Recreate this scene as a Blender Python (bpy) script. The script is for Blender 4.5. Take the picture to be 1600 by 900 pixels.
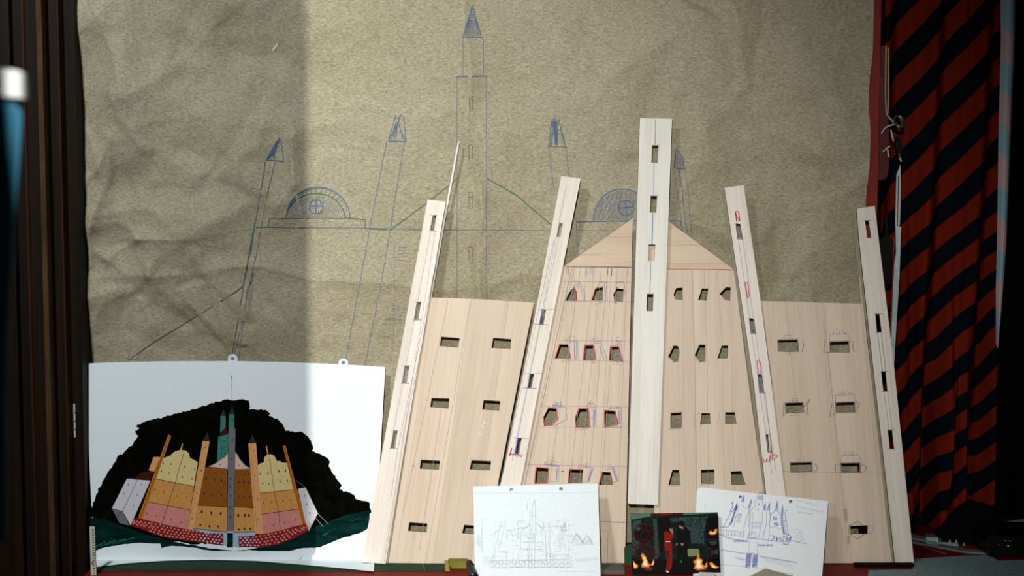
import bpy, math, random
import numpy as np
from mathutils import Vector
from mathutils.geometry import tessellate_polygon
random.seed(7)
scn = bpy.context.scene
for o in list(bpy.data.objects): bpy.data.objects.remove(o)

# ------------------------------------------------------------------ camera, world, lights, exposure
CAM = Vector((0.0, -2.4, 1.4)); PITCH = math.radians(4.5); F = 1600*50/36
cd = bpy.data.cameras.new('camera'); cam = bpy.data.objects.new('camera', cd)
scn.collection.objects.link(cam); scn.camera = cam
cam.location = CAM; cam.rotation_euler = (math.pi/2-PITCH, 0, 0)
cd.lens = 50; cd.sensor_width = 36; cd.clip_start = 0.02
cd.dof.use_dof = True; cd.dof.focus_distance = 2.38; cd.dof.aperture_fstop = 11
w = bpy.data.worlds.new('world'); scn.world = w; w.use_nodes = True
w.node_tree.nodes['Background'].inputs[0].default_value = (0.75, 0.9, 1.0, 1)
w.node_tree.nodes['Background'].inputs[1].default_value = 0.012
vs = scn.view_settings
vs.view_transform = 'Standard'; vs.look = 'None'; vs.gamma = 1.0; vs.exposure = 0.0; vs.use_curve_mapping = False

def aim(o, tgt):
    d = Vector(tgt)-o.location
    o.rotation_euler = d.to_track_quat('-Z', 'Y').to_euler()
FLASH = Vector((-0.12, -2.7, 1.74))
def spot(name, loc, tgt, power, size, blend, rad, col):
    l = bpy.data.lights.new(name, 'SPOT'); l.energy = power; l.spot_size = math.radians(size)
    l.spot_blend = blend; l.shadow_soft_size = rad; l.color = col
    o = bpy.data.objects.new(name, l); scn.collection.objects.link(o); o.location = loc; aim(o, tgt); return o
spot('flash_light', FLASH, (-0.48, 0, 1.14), 216, 65, 1.0, 0.0006, (1.0, 0.975, 0.93))
spot('fill_light', (-0.84, -1.8, 2.55), (-0.86, 0, 1.12), 162, 78, 1.0, 0.10, (0.93, 0.985, 1.0))  # soft fill added for the ambient light, not an actual lamp
spot('tumbler_fill_light', (-0.95, -2.65, 1.75), (-0.27, -1.85, 1.22), 30, 56, 0.6, 0.03, (0.95, 0.99, 1.0))  # fill added only to brighten the tumbler and its lid

# ------------------------------------------------------------------ geometry helpers
FWD = Vector((0, math.cos(PITCH), -math.sin(PITCH))); UP = Vector((0, math.sin(PITCH), math.cos(PITCH)))
TZ = 0.7535                                             # table top height
def ray(px, py): return Vector(((px-800)/F, 0, 0)) + UP*((450-py)/F) + FWD
class Plane:                                           # plane whose profile is y = y0 + k (z - z0), extent in x
    def __init__(s, y0, z0, y1, z1):
        t = Vector((0, y1-y0, z1-z0)).normalized(); s.p = Vector((0, y0, z0)); s.n = Vector((0, -t.z, t.y))
    def __call__(s, px, py, off=0.0):
        d = ray(px, py); p = s.p + s.n*off
        return CAM + d*((p-CAM).dot(s.n)/d.dot(s.n))
class Flat:                                            # horizontal plane at height z
    def __init__(s, z): s.z = z; s.n = Vector((0, 0, 1))
    def __call__(s, px, py, off=0.0):
        d = ray(px, py); return CAM + d*((s.z+off-CAM.z)/d.z)
def vert(y): return Plane(y, 0, y, 1)
def lin(c):
    c = c/255.0
    return c/12.92 if c <= 0.04045 else ((c+0.055)/1.055)**2.4

class MB:
    def __init__(s): s.v = []; s.f = []; s.mi = []; s.mats = []; s.uv = {}
    def m(s, mat):
        if mat not in s.mats: s.mats.append(mat)
        return s.mats.index(mat)
    def add(s, vs_, fs, mat):
        b = len(s.v); s.v += [tuple(p) for p in vs_]; i = s.m(mat)
        for f in fs: s.f.append(tuple(b+k for k in f)); s.mi.append(i)
        return b
    def box(s, x0, x1, y0, y1, z0, z1, mat):
        vs_ = [(x, y, z) for z in (z0, z1) for y in (y0, y1) for x in (x0, x1)]
        s.add(vs_, [(0, 2, 3, 1), (4, 5, 7, 6), (0, 1, 5, 4), (2, 6, 7, 3), (0, 4, 6, 2), (1, 3, 7, 5)], mat)
    def poly(s, pl, pts, mat, off=0.0):                # flat pigment patch on a plane
        pp = [pl(x, y, off) for x, y in pts]
        tri = tessellate_polygon([[Vector((x, y, 0)) for x, y in pts]])
        s.add(pp, [fix(t, pts) for t in tri], mat)
    def slab(s, pl, loops, mat, front, thick, edge=None):   # board: front outline + holes, true thickness
        off = front; back = front-thick
        flat = [p for lp in loops for p in lp]
        tri = tessellate_polygon([[Vector((x, y, 0)) for x, y in lp] for lp in loops])
        F_ = [pl(x, y, off) for x, y in flat]; B_ = [p - pl.n*thick for p in F_]
        n = len(flat)
        fs = [fix(t, flat) for t in tri]
        s.add(F_+B_, fs+[tuple(n+k for k in t[::-1]) for t in fs], mat)
        k = 0
        for lp in loops:
            m_ = len(lp)
            vv = [F_[k+i] for i in range(m_)]+[B_[k+i] for i in range(m_)]
            s.add(vv, [(i, (i+1) % m_, m_+(i+1) % m_, m_+i) for i in range(m_)], edge or mat)
            k += m_
    def line(s, pl, pts, wd, mat, off=0.0006, jit=0.25, step=14):
        P = []
        for (x0, y0), (x1, y1) in zip(pts[:-1], pts[1:]):
            n = max(1, int(math.hypot(x1-x0, y1-y0)/step))
            for i in range(n): P.append((x0+(x1-x0)*i/n, y0+(y1-y0)*i/n))
        P.append(pts[-1])
        P = [(x+random.uniform(-jit, jit), y+random.uniform(-jit, jit)) for x, y in P]
        vv = []
        for i, (x, y) in enumerate(P):
            a = P[max(0, i-1)]; b = P[min(len(P)-1, i+1)]
            dx, dy = b[0]-a[0], b[1]-a[1]; L = math.hypot(dx, dy) or 1
            nx, ny = -dy/L*wd/2, dx/L*wd/2
            vv += [pl(x+nx, y+ny, off), pl(x-nx, y-ny, off)]
        s.add(vv, [(2*i, 2*i+1, 2*i+3, 2*i+2) for i in range(len(P)-1)], mat)
    def dot(s, pl, x, y, r, mat, off=0.0006, n=7, ry=None):
        s.poly(pl, [(x+r*math.cos(6.2832*i/n), y+(ry or r)*math.sin(6.2832*i/n)) for i in range(n)], mat, off)
    def tube(s, pts, r, mat, n=8):
        pts = [Vector(p) for p in pts]; b0 = []; 
        for i, p in enumerate(pts):
            d = (pts[min(i+1, len(pts)-1)]-pts[max(i-1, 0)]).normalized()
            a = d.orthogonal().normalized() if abs(d.z) > 0.9 or True else None
            a = d.cross(Vector((0, 1, 0.01))).normalized(); c = d.cross(a)
            rr = r[i] if isinstance(r, (list, tuple)) else r
            b0 += [p+a*rr*math.cos(6.2832*k/n)+c*rr*math.sin(6.2832*k/n) for k in range(n)]
        fs = [(i*n+k, i*n+(k+1) % n, (i+1)*n+(k+1) % n, (i+1)*n+k) for i in range(len(pts)-1) for k in range(n)]
        fs += [tuple(range(n))[::-1], tuple((len(pts)-1)*n+k for k in range(n))]
        s.add(b0, fs, mat)
    def lathe(s, c, prof, mat, n=48):
        vv = [(c[0]+r*math.cos(6.2832*k/n), c[1]+r*math.sin(6.2832*k/n), z) for r, z in prof for k in range(n)]
        s.add(vv, [(i*n+k, i*n+(k+1) % n, (i+1)*n+(k+1) % n, (i+1)*n+k) for i in range(len(prof)-1) for k in range(n)], mat)
    def build(s, name, parent=None, smooth=False, uvf=None):
        me = bpy.data.meshes.new(name)
        o = bpy.data.objects.new(name, me); scn.collection.objects.link(o)
        off = Vector((0, 0, 0))
        if parent is not None: o.parent = parent; off = wloc(parent)
        else:
            a = np.array(s.v); off = Vector((float(a[:, 0].mean()), float(a[:, 1].mean()), float(a[:, 2].min()))); o.location = off
        me.from_pydata([tuple(Vector(p)-off) for p in s.v], [], s.f)
        for m_ in s.mats: me.materials.append(m_)
        me.polygons.foreach_set('material_index', s.mi)
        if smooth: me.polygons.foreach_set('use_smooth', [True]*len(s.f))
        if uvf:
            uv = me.uv_layers.new(name='UVMap')
            for lp in me.loops: uv.data[lp.index].uv = uvf(s.v[lp.vertex_index], lp.vertex_index)
        me.update(); return o
def fix(t, pts):
    a, b, c = (pts[i] for i in t)
    cr = (b[0]-a[0])*(c[1]-a[1])-(b[1]-a[1])*(c[0]-a[0])
    return tuple(t) if cr < 0 else (t[0], t[2], t[1])
def wloc(o):
    v = Vector((0, 0, 0))
    while o is not None: v += o.location; o = o.parent
    return v
def tag(o, label=None, cat=None, group=None, kind=None):
    if label: o['label'] = label
    if cat: o['category'] = cat
    if group: o['group'] = group
    if kind: o['kind'] = kind
    return o
def empty(name, loc, label, cat, group=None):
    o = bpy.data.objects.new(name, None); scn.collection.objects.link(o); o.location = loc
    o.empty_display_size = 0.05
    return tag(o, label, cat, group)

# ------------------------------------------------------------------ materials
def mat(name, rgb, rough=0.85, spec=0.2, metal=0.0, alpha=None):
    m = bpy.data.materials.new(name); m.use_nodes = True; b = m.node_tree.nodes['Principled BSDF']
    c = (lin(rgb[0]), lin(rgb[1]), lin(rgb[2]), 1)
    b.inputs['Base Color'].default_value = c; b.inputs['Roughness'].default_value = rough
    b.inputs['Specular IOR Level'].default_value = spec; b.inputs['Metallic'].default_value = metal
    return m
def nodes(m): return m.node_tree.nodes, m.node_tree.links, m.node_tree.nodes['Principled BSDF']
def add_noise(m, scale, amt, coord='Object', detail=4, map_scale=None, bump=0.0):
    """vary the base colour by +-amt with a noise, optional bump"""
    N, L, b = nodes(m); c = tuple(b.inputs['Base Color'].default_value)
    tc = N.new('ShaderNodeTexCoord'); mp = N.new('ShaderNodeMapping'); L.new(tc.outputs[coord], mp.inputs[0])
    if map_scale: mp.inputs['Scale'].default_value = map_scale
    nz = N.new('ShaderNodeTexNoise'); nz.inputs['Scale'].default_value = scale; nz.inputs['Detail'].default_value = detail
    nz.inputs['Roughness'].default_value = 0.7
    L.new(mp.outputs[0], nz.inputs['Vector'])
    r = N.new('ShaderNodeValToRGB'); r.color_ramp.elements[0].position = 0.3; r.color_ramp.elements[1].position = 0.7
    r.color_ramp.elements[0].color = tuple(min(1, k*(1-amt)) for k in c[:3])+(1,)
    r.color_ramp.elements[1].color = tuple(min(1, k*(1+amt)) for k in c[:3])+(1,)
    L.new(nz.outputs[0], r.inputs[0]); L.new(r.outputs[0], b.inputs['Base Color'])
    if bump:
        bp = N.new('ShaderNodeBump'); bp.inputs['Strength'].default_value = bump; bp.inputs['Distance'].default_value = 0.002
        L.new(nz.outputs[0], bp.inputs['Height']); L.new(bp.outputs[0], b.inputs['Normal'])
    return m

def kraft_material():
    m = mat('kraft_paper', (160, 150, 121), 0.62, 0.25); N, L, b = nodes(m)
    tc = N.new('ShaderNodeTexCoord')
    def noise(sc, det, ms=None):
        mp = N.new('ShaderNodeMapping'); L.new(tc.outputs['Object'], mp.inputs[0])
        if ms: mp.inputs['Scale'].default_value = ms
        n = N.new('ShaderNodeTexNoise'); n.inputs['Scale'].default_value = sc; n.inputs['Detail'].default_value = det
        L.new(mp.outputs[0], n.inputs['Vector']); return n
    n1 = noise(950, 2); n2 = noise(3.2, 5); n3 = noise(300, 2, (0.6, 1, 1.6))
    r = N.new('ShaderNodeValToRGB'); e = r.color_ramp.elements
    e[0].position = 0.35; e[0].color = (lin(126), lin(119), lin(94), 1); e[1].position = 0.65; e[1].color = (lin(186), lin(177), lin(152), 1)
    a = N.new('ShaderNodeMath'); a.operation = 'ADD'; a2 = N.new('ShaderNodeMath'); a2.operation = 'MULTIPLY_ADD'
    L.new(n1.outputs[0], a.inputs[0]); L.new(n3.outputs[0], a.inputs[1])
    L.new(a.outputs[0], a2.inputs[0]); a2.inputs[1].default_value = 0.5; a2.inputs[2].default_value = 0.0
    L.new(a2.outputs[0], r.inputs[0])
    r2 = N.new('ShaderNodeValToRGB'); e = r2.color_ramp.elements
    e[0].position = 0.3; e[0].color = (0.86, 0.85, 0.79, 1); e[1].position = 0.7; e[1].color = (1.0, 1.0, 1.0, 1)
    L.new(n2.outputs[0], r2.inputs[0])
    mx = N.new('ShaderNodeMix'); mx.data_type = 'RGBA'; mx.blend_type = 'MULTIPLY'; mx.inputs[0].default_value = 1.0
    L.new(r.outputs[0], mx.inputs[6]); L.new(r2.outputs[0], mx.inputs[7]); L.new(mx.outputs[2], b.inputs['Base Color'])
    n4 = noise(26, 6)
    bp = N.new('ShaderNodeBump'); bp.inputs['Strength'].default_value = 0.35; bp.inputs['Distance'].default_value = 0.004
    L.new(n4.outputs[0], bp.inputs['Height']); L.new(bp.outputs[0], b.inputs['Normal'])
    return m

def wood_material(name, light, dark, plank=0.062, plank_amt=0.10, grain=1.0, seam=0.25):
    """balsa: UV u runs across the grain in metres, v along it"""
    m = mat(name, light, 0.7, 0.2); N, L, b = nodes(m)
    tc = N.new('ShaderNodeTexCoord'); sp = N.new('ShaderNodeSeparateXYZ'); L.new(tc.outputs['UV'], sp.inputs[0])
    mp = N.new('ShaderNodeMapping'); mp.inputs['Scale'].default_value = (260, 9, 1); L.new(tc.outputs['UV'], mp.inputs[0])
    n = N.new('ShaderNodeTexNoise'); n.inputs['Scale'].default_value = 1; n.inputs['Detail'].default_value = 5; n.inputs['Roughness'].default_value = 0.65
    L.new(mp.outputs[0], n.inputs['Vector'])
    mp2 = N.new('ShaderNodeMapping'); mp2.inputs['Scale'].default_value = (42, 2.2, 1); L.new(tc.outputs['UV'], mp2.inputs[0])
    n2 = N.new('ShaderNodeTexNoise'); n2.inputs['Scale'].default_value = 1; n2.inputs['Detail'].default_value = 4; n2.inputs['Distortion'].default_value = 0.4
    L.new(mp2.outputs[0], n2.inputs['Vector'])
    ad = N.new('ShaderNodeMath'); ad.operation = 'ADD'; L.new(n.outputs[0], ad.inputs[0]); L.new(n2.outputs[0], ad.inputs[1])
    hf = N.new('ShaderNodeMath'); hf.operation = 'MULTIPLY'; hf.inputs[1].default_value = 0.5; L.new(ad.outputs[0], hf.inputs[0])
    r = N.new('ShaderNodeValToRGB'); e = r.color_ramp.elements
    e[0].position = 0.5-0.16/grain; e[0].color = tuple(lin(k) for k in dark)+(1,)
    e[1].position = 0.5+0.08/grain; e[1].color = tuple(lin(k) for k in light)+(1,)
    n3 = N.new('ShaderNodeTexNoise'); n3.inputs['Scale'].default_value = 700; n3.inputs['Detail'].default_value = 2; L.new(tc.outputs['UV'], n3.inputs['Vector'])
    mrs = N.new('ShaderNodeMath'); mrs.operation = 'MULTIPLY_ADD'; mrs.inputs[1].default_value = 0.55; L.new(n3.outputs[0], mrs.inputs[0]); L.new(hf.outputs[0], mrs.inputs[2])
    ms2 = N.new('ShaderNodeMath'); ms2.operation = 'SUBTRACT'; ms2.inputs[1].default_value = 0.275; L.new(mrs.outputs[0], ms2.inputs[0]); L.new(ms2.outputs[0], r.inputs[0])
    # plank steps
    dv = N.new('ShaderNodeMath'); dv.operation = 'DIVIDE'; dv.inputs[1].default_value = plank; L.new(sp.outputs[0], dv.inputs[0])
    fl = N.new('ShaderNodeMath'); fl.operation = 'FLOOR'; L.new(dv.outputs[0], fl.inputs[0])
    wn = N.new('ShaderNodeTexWhiteNoise'); wn.noise_dimensions = '1D'; L.new(fl.outputs[0], wn.inputs['W'])
    mr = N.new('ShaderNodeMapRange'); mr.inputs[3].default_value = 1-plank_amt; mr.inputs[4].default_value = 1.0; L.new(wn.outputs[0], mr.inputs[0])
    fr = N.new('ShaderNodeMath'); fr.operation = 'FRACT'; L.new(dv.outputs[0], fr.inputs[0])
    lt = N.new('ShaderNodeMath'); lt.operation = 'LESS_THAN'; lt.inputs[1].default_value = 0.0009/plank; L.new(fr.outputs[0], lt.inputs[0])
    sm = N.new('ShaderNodeMath'); sm.operation = 'MULTIPLY_ADD'; sm.inputs[1].default_value = -seam; sm.inputs[2].default_value = 1.0; L.new(lt.outputs[0], sm.inputs[0])
    ml = N.new('ShaderNodeMath'); ml.operation = 'MULTIPLY'; L.new(mr.outputs[0], ml.inputs[0]); L.new(sm.outputs[0], ml.inputs[1])
    vm = N.new('ShaderNodeVectorMath'); vm.operation = 'SCALE'; L.new(r.outputs[0], vm.inputs[0]); L.new(ml.outputs[0], vm.inputs['Scale'])
    L.new(vm.outputs[0], b.inputs['Base Color'])
    return m

M = {}
M['kraft'] = kraft_material()
M['panel'] = wood_material('balsa_panel_wood', (223, 205, 184), (207, 186, 162))
M['gable'] = wood_material('balsa_gable_wood', (218, 197, 174), (203, 178, 152), plank=0.03)
M['tower'] = wood_material('balsa_tower_wood', (236, 228, 216), (214, 203, 188), plank=0.5, plank_amt=0.0, seam=0)
M['tall'] = wood_material('balsa_pale_wood', (233, 231, 222), (212, 208, 196), plank=0.5, plank_amt=0.0, seam=0)
M['burnt'] = mat('cut_edge_wood', (96, 74, 52), 0.9, 0.05)
M['edge_pale'] = mat('sawn_edge_wood', (190, 178, 150), 0.9, 0.05)
M['side'] = add_noise(mat('grey_side_wood', (150, 143, 122), 0.9, 0.1), 60, 0.12, map_scale=(1, 1, 0.05))  # grey puts the shade of the unlit tower sides into the colour
M['pencil'] = mat('graphite_on_wood', (150, 140, 140), 0.7)
M['pencil_dark'] = mat('graphite_dark', (92, 88, 98), 0.6)
M['ink_blue'] = mat('blue_ink_line', (70, 95, 150), 0.6)
M['ink_violet'] = mat('violet_pencil_line', (150, 145, 178), 0.7)
M['ink_red'] = mat('red_ink_line', (190, 52, 52), 0.6)
M['k_blue'] = mat('blue_pencil_on_kraft', (112, 118, 134), 0.7)
M['k_blue2'] = mat('strong_blue_pencil_on_kraft', (78, 100, 130), 0.7)
M['k_grey'] = mat('graphite_on_kraft', (108, 102, 92), 0.7)
M['k_green'] = mat('green_pencil_on_kraft', (70, 112, 84), 0.7)

# ------------------------------------------------------------------ kraft paper relief
WALL = vert(0.0)
def w2(px, py): p = WALL(px, py); return p.x, p.z
creases = [  # px x0 y0 x1 y1 amplitude(mm) width(mm)
 (100,430,250,428,4,14),(250,428,420,434,3.4,16),(420,434,640,440,3.2,14),(640,440,860,444,2.6,15),(860,444,1000,452,1.6,20),
 (739,-60,739,120,3.6,9),(739,110,741,300,5.0,9),(741,300,737,480,7.0,10),(748,380,735,470,3,9),
 (139,440,148,340,6,12),(150,340,157,300,5,10),(155,385,172,402,5,9),(170,398,220,374,3.5,10),(220,372,252,373,4.5,9),
 (252,374,310,372,2.5,14),(193,340,222,372,4,11),(240,412,240,462,4,8),(240,425,345,565,4.2,16),(290,470,345,540,4,13),
 (345,455,362,565,4.5,13),(160,470,260,560,3,18),(115,62,178,18,3.5,14),(172,60,198,140,5,16),(200,140,330,50,3,22),
 (180,140,215,215,5.5,15),(142,250,166,200,5,10),(166,200,150,330,4.5,12),(120,180,145,250,4,12),(330,210,420,330,2.5,24),
 (449,225,457,305,7.5,9),(462,300,420,345,2.5,14),(400,205,620,215,2,18),(480,435,560,600,2,22),(400,440,470,500,3.5,14),
 (300,0,240,120,2.2,26),(620,40,520,200,1.5,30),(860,60,960,200,1.8,34),(1080,40,1060,230,3.0,26),(1180,120,1100,230,2.6,26),
 (1240,40,1330,200,2.6,30),(1300,90,1290,300,3.6,26),(1200,330,1340,300,2.6,26),(1230,440,1300,330,3,24),(1150,200,1340,240,2,30),
 (1090,260,1060,340,3,14),(900,170,1000,110,1.6,26),(600,180,700,170,2,16),(700,340,690,420,3,16),(820,430,700,470,2,14),
 (1190,430,1340,400,2.6,22),(560,-10,500,60,1.5,20),(1250,0,1230,120,2.4,20)]
CR = []
for x0, y0, x1, y1, a, wd in creases:
    p, q = w2(x0, y0), w2(x1, y1); CR.append((np.array(p), np.array(q), a/1000, wd/1000))
rs = np.random.RandomState(5)
x_l, z_hi = w2(90, -50); x_r = w2(1375, 0)[0]
cells = []
for n_, amp in ((110, 0.15), (420, 0.10), (1100, 0.06)):
    pts = np.stack([rs.uniform(x_l-.1, x_r+.1, n_), rs.uniform(0.7, z_hi+.1, n_)], 1)
    cells.append((pts, amp))
FACETS = []
for n_, amp in ((150, 0.0095), (620, 0.0033)):
    pts = np.stack([rs.uniform(x_l-.15, x_r+.15, n_), rs.uniform(0.62, z_hi+.15, n_)], 1)
    from mathutils.geometry import delaunay_2d_cdt
    res = delaunay_2d_cdt([Vector((float(p[0]), float(p[1]))) for p in pts], [], [], 0, 1e-6)
    P2 = np.array([[v.x, v.y] for v in res[0]]); FACETS.append((P2, np.random.RandomState(n_).uniform(-amp, amp, len(P2)), [tuple(f) for f in res[2]]))
def relief(X, Z):
    X = np.asarray(X, float); Z = np.asarray(Z, float); h = np.zeros_like(X)
    wx = X + 0.012*np.sin(9*Z+3*X) + 0.006*np.sin(31*Z+13*X+1); wz = Z + 0.012*np.sin(11*X-4*Z+2) + 0.006*np.sin(27*X-17*Z)
    leftness = 1.0/(1+np.exp((X+0.42)/0.07)); rightness = 1.0/(1+np.exp(-(X-0.28)/0.08))
    rough = 0.35 + 0.45*leftness + 0.35*rightness; facet = 0.55 + 1.3*leftness + 1.0*rightness
    for pts, amp in cells:
        best = np.full(X.shape, 1e9)
        for p in pts:
            d = (wx-p[0])**2+(wz-p[1])**2; best = np.minimum(best, d)
        h += amp*np.sqrt(best)*rough
    for p, q, a, wd in CR:
        d = q-p; L2 = (d**2).sum(); t = ((wx-p[0])*d[0]+(wz-p[1])*d[1])/L2; tc = np.clip(t, 0, 1)
        ex = wx-(p[0]+tc*d[0]); ez = wz-(p[1]+tc*d[1]); dist = np.sqrt(ex**2+ez**2)
        side = ((wx-p[0])*d[1]-(wz-p[1])*d[0])
        prof = np.exp(-dist/np.where(side > 0, wd, wd*2.2))
        h += 1.5*a*prof
    for (pts, hts, tris) in FACETS:
        acc = np.zeros_like(X); fx = X+.002*np.sin(60*Z); fz = Z+.002*np.sin(70*X)
        for (i, j, k) in tris:
            a, b, c = pts[i], pts[j], pts[k]
            dt = (b[0]-a[0])*(c[1]-a[1])-(c[0]-a[0])*(b[1]-a[1])
            if abs(dt) < 1e-9: continue
            lo = np.minimum(np.minimum(a, b), c); hi = np.maximum(np.maximum(a, b), c)
            m_ = (fx >= lo[0]) & (fx <= hi[0]) & (fz >= lo[1]) & (fz <= hi[1])
            if not m_.any(): continue
            px_, pz_ = fx[m_], fz[m_]
            u = ((px_-a[0])*(c[1]-a[1])-(c[0]-a[0])*(pz_-a[1]))/dt; v = ((b[0]-a[0])*(pz_-a[1])-(px_-a[0])*(b[1]-a[1]))/dt
            ins = (u >= -1e-6) & (v >= -1e-6) & (u+v <= 1+1e-6)
            val = hts[i]*(1-u-v)+hts[j]*u+hts[k]*v; cur = acc[m_]; cur[ins] = val[ins]; acc[m_] = cur
        h += acc*facet
    low = np.clip((Z-1.02)/.14, 0, 1); low = low*low*(3-2*low); inleft = 1.0/(1+np.exp((X+0.15)/0.04))
    h *= 1-(.72*(1-low))*inleft
    return h
class KraftSurf:
    n = Vector((0, -1, 0))
    def __call__(s, px, py, off=0.0):
        p = WALL(px, py); hh = rel_at(p.x, p.z); p.y = -hh-off
        # keep the apparent spot by sliding towards the camera
        k = 1-hh/2.4; p.x *= k; p.z = CAM.z+(p.z-CAM.z)*k; return p
KS = KraftSurf()

def right_edge(Z):   # kraft right edge, world X as a function of Z
    zs = [w2(1362, 0), w2(1356, 180), w2(1353, 320), w2(1338, 640), w2(1341, 900)]
    za = np.array([k[1] for k in zs][::-1]); xa = np.array([k[0] for k in zs][::-1]); return np.interp(Z, za, xa)
nx, nz = 460, 350
zz = np.linspace(0.775, z_hi, nz); G = np.zeros((nz, nx, 3))
for j, z in enumerate(zz):
    xr = float(right_edge(z)) + 0.0015*math.sin(40*z)
    xs = np.linspace(x_l, xr, nx); G[j, :, 0] = xs; G[j, :, 2] = z
BX = np.linspace(x_l-.01, x_r+.01, 560); BZ = np.linspace(0.76, z_hi+.01, 440)
HG = relief(*np.meshgrid(BX, BZ))
def rel_at(x, z):
    i = (x-BX[0])/(BX[1]-BX[0]); j = (z-BZ[0])/(BZ[1]-BZ[0]); i0 = int(min(max(i, 0), 558)); j0 = int(min(max(j, 0), 438)); fi = i-i0; fj = j-j0
    return float((HG[j0, i0]*(1-fi)+HG[j0, i0+1]*fi)*(1-fj)+(HG[j0+1, i0]*(1-fi)+HG[j0+1, i0+1]*fi)*fj)
for j in range(nz):
    for i in range(nx): G[j, i, 1] = -rel_at(G[j, i, 0], G[j, i, 2])
mb = MB()
vlist = G.reshape(-1, 3).tolist()
mb.add(vlist, [(j*nx+i, j*nx+i+1, (j+1)*nx+i+1, (j+1)*nx+i) for j in range(nz-1) for i in range(nx-1)], M['kraft'])
kp = mb.build('kraft_paper', smooth=True)
tag(kp, 'large crumpled sheet of brown kraft paper on the back wall with a pencilled palace', 'paper')

# ---- pencil drawing on the kraft paper (ribbons lying on the relief)
kd = MB(); kg = MB(); B, B2, GY, GN = M['k_blue'], M['k_blue2'], M['k_grey'], M['k_green']
def kl(pts, wd=1.0, m=B, t=kd, jit=0.3, off=0.0009): t.line(KS, pts, wd, m, off, jit, 6)
kl([(738,9),(724,57)], 1.5, B2); kl([(738,9),(752,57)], 1.5, B2); kl([(722,58),(755,58)], 1.3, B2)
for x in (727,729.5,732,735,738,741,744,747,749.5): kl([(738+(x-738)*0.45, 30), (x, 56)], 0.9, B2 if int(x) % 2 else B)
for y in (14,18,22,26): kl([(738-y*0.22, y+2), (738+y*0.22, y)], 1.2, B2)
kl([(733,24),(743,23)], 1.6, B2)
kl([(723,58),(723,119)]); kl([(755,58),(755,119)]); kl([(713,119.5),(761,119)], 1.5, B2)
kl([(714,119),(714,465)], 1.1); kl([(760,119),(760,465)], 1.1)
kl([(730,152),(741,151)], 1.6, GY); kl([(733,152),(733.5,171),(738,172),(738,153)], 1.0, GY)
for y in (226,300,385): kl([(733,y),(733,y+25),(738,y+26),(738,y),(731,y+1)], 0.8, GY)
kl([(731,308),(739,308)], 1.2, GY)
def spire(pk, bl, br, extra):
    for e in extra: kl(e, 1.0, B2)
    kl([bl, br], 1.5, B2)
spire(0, (607,221), (635,221), [[(607,221),(618,180)],[(618,180),(622,186),(627,179)],[(607,221),(627,179)],[(634,221),(621,192)],[(634,221),(631,182)],[(611,219),(624,188)],[(614,221),(620,200)],[(618,221),(621,196)],[(630,218),(624,196)],[(612,212),(619,190)]])
kl([(604,222),(589,298),(575,372),(540,562)], 1.1); kl([(632,222),(619,298),(610,356),(596,440),(570,570)], 1.1)
spire(0, (416,250), (443,252), [[(416,250),(427,230),(437,215)],[(437,215),(441,232),(443,252)],[(420,248),(430,229)],[(424,249),(430,232)],[(428,250),(429,231)],[(418,246),(436,220)],[(426,233),(436,221)]])
for i in range(8): kl([(419+i*1.6, 248-i*1.5), (428+i*1.1, 232-i*1.9)], 0.9, B2)
kl([(415,251),(407,300),(399,346),(391,400)], 1.1); kl([(430,252),(418,300),(400,400),(385,463),(373,560)], 0.9)
kl([(398,347),(380,447)], 1.3, GN, kg); kl([(380,447),(372,500),(363,553)], 1.2, GY)
kl([(397,427),(386,452),(380,500),(366,552)], 0.7)
kl([(400,355),(570,356),(714,359),(760,359),(860,360)], 1.0)
kl([(714,359),(628,360)], .8, GY)
def arc(cx, cy, rx, ry, a0, a1, n=18): return [(cx+rx*math.cos(math.radians(a0+(a1-a0)*i/n)), cy-ry*math.sin(math.radians(a0+(a1-a0)*i/n))) for i in range(n+1)]
kl(arc(493,341,46,39,180,0), 1.6, GN, kg); kl(arc(497,341,50,49,175,0), 1.2, B2); kl(arc(497,341,48,47,150,20), 0.8, B)
kl([(421,342),(447,341)], 1.2, GY); kl([(421,342),(419,355),(400,355.5)], 1.2, GN, kg); kl([(447,341),(540,341)], 1.0, B)
kl([(540,340),(571,343),(570,357),(606,359)], 1.4, GN, kg)
for i in range(34):
    x = 450+i*2.7; top = 341-38*math.sqrt(max(0, 1-((x+4-493)/46.0)**2))
    if top < 338: kl([(x-3, 340), (x+4, top+2)], 0.55, B, off=0.0007)
for i in range(16):
    a = math.radians(172-i*9); kl([(493+46*math.cos(a), 341-39*math.sin(a)), (497+50*math.cos(a), 341-49*math.sin(a))], 0.9, B2 if i < 8 else B)
kl(arc(494,323,11,11,0,360), 1.3, B2); kl([(483,322),(505,322)], 1.6, B2); kl([(494,313),(494,334)], 1.3, B2)
kl([(610,359),(640,337),(668,316),(700,291),(714,279)], 1.4, GN, kg)
kl([(761,279),(785,292),(808,306),(834,328),(860,350)], 1.7, GN, kg)
kl([(380,447),(362,460),(330,480),(300,498),(240,535),(200,563)], 1.3, GY)
for i in range(3): kl([(862+3*i,188-3*i),(857+2*i,228)], 1.0, B2)
for i in range(4): kl([(864+2*i,190),(868+i,226)], 1.6, B2)
kl([(872,186),(884,229)], 1.3, B2); kl([(856,229),(885,230)], 1.3, GY); kl([(866,200),(877,205),(881,226)], .9, B2)
kl([(857,230),(861,262),(866,300)], 1.1); kl([(884,230),(889,278)], 1.1)
kl(arc(972,345,45,50,180,40), 1.5, B2); kl([(901,346.5),(1000,345)], 1.5, B2); kl([(900,346),(901,360),(960,360)], 1.1, B); kl([(906,348),(906,359)], .9, B)
kl([(900,350),(904,402)], 1.0, B)
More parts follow.
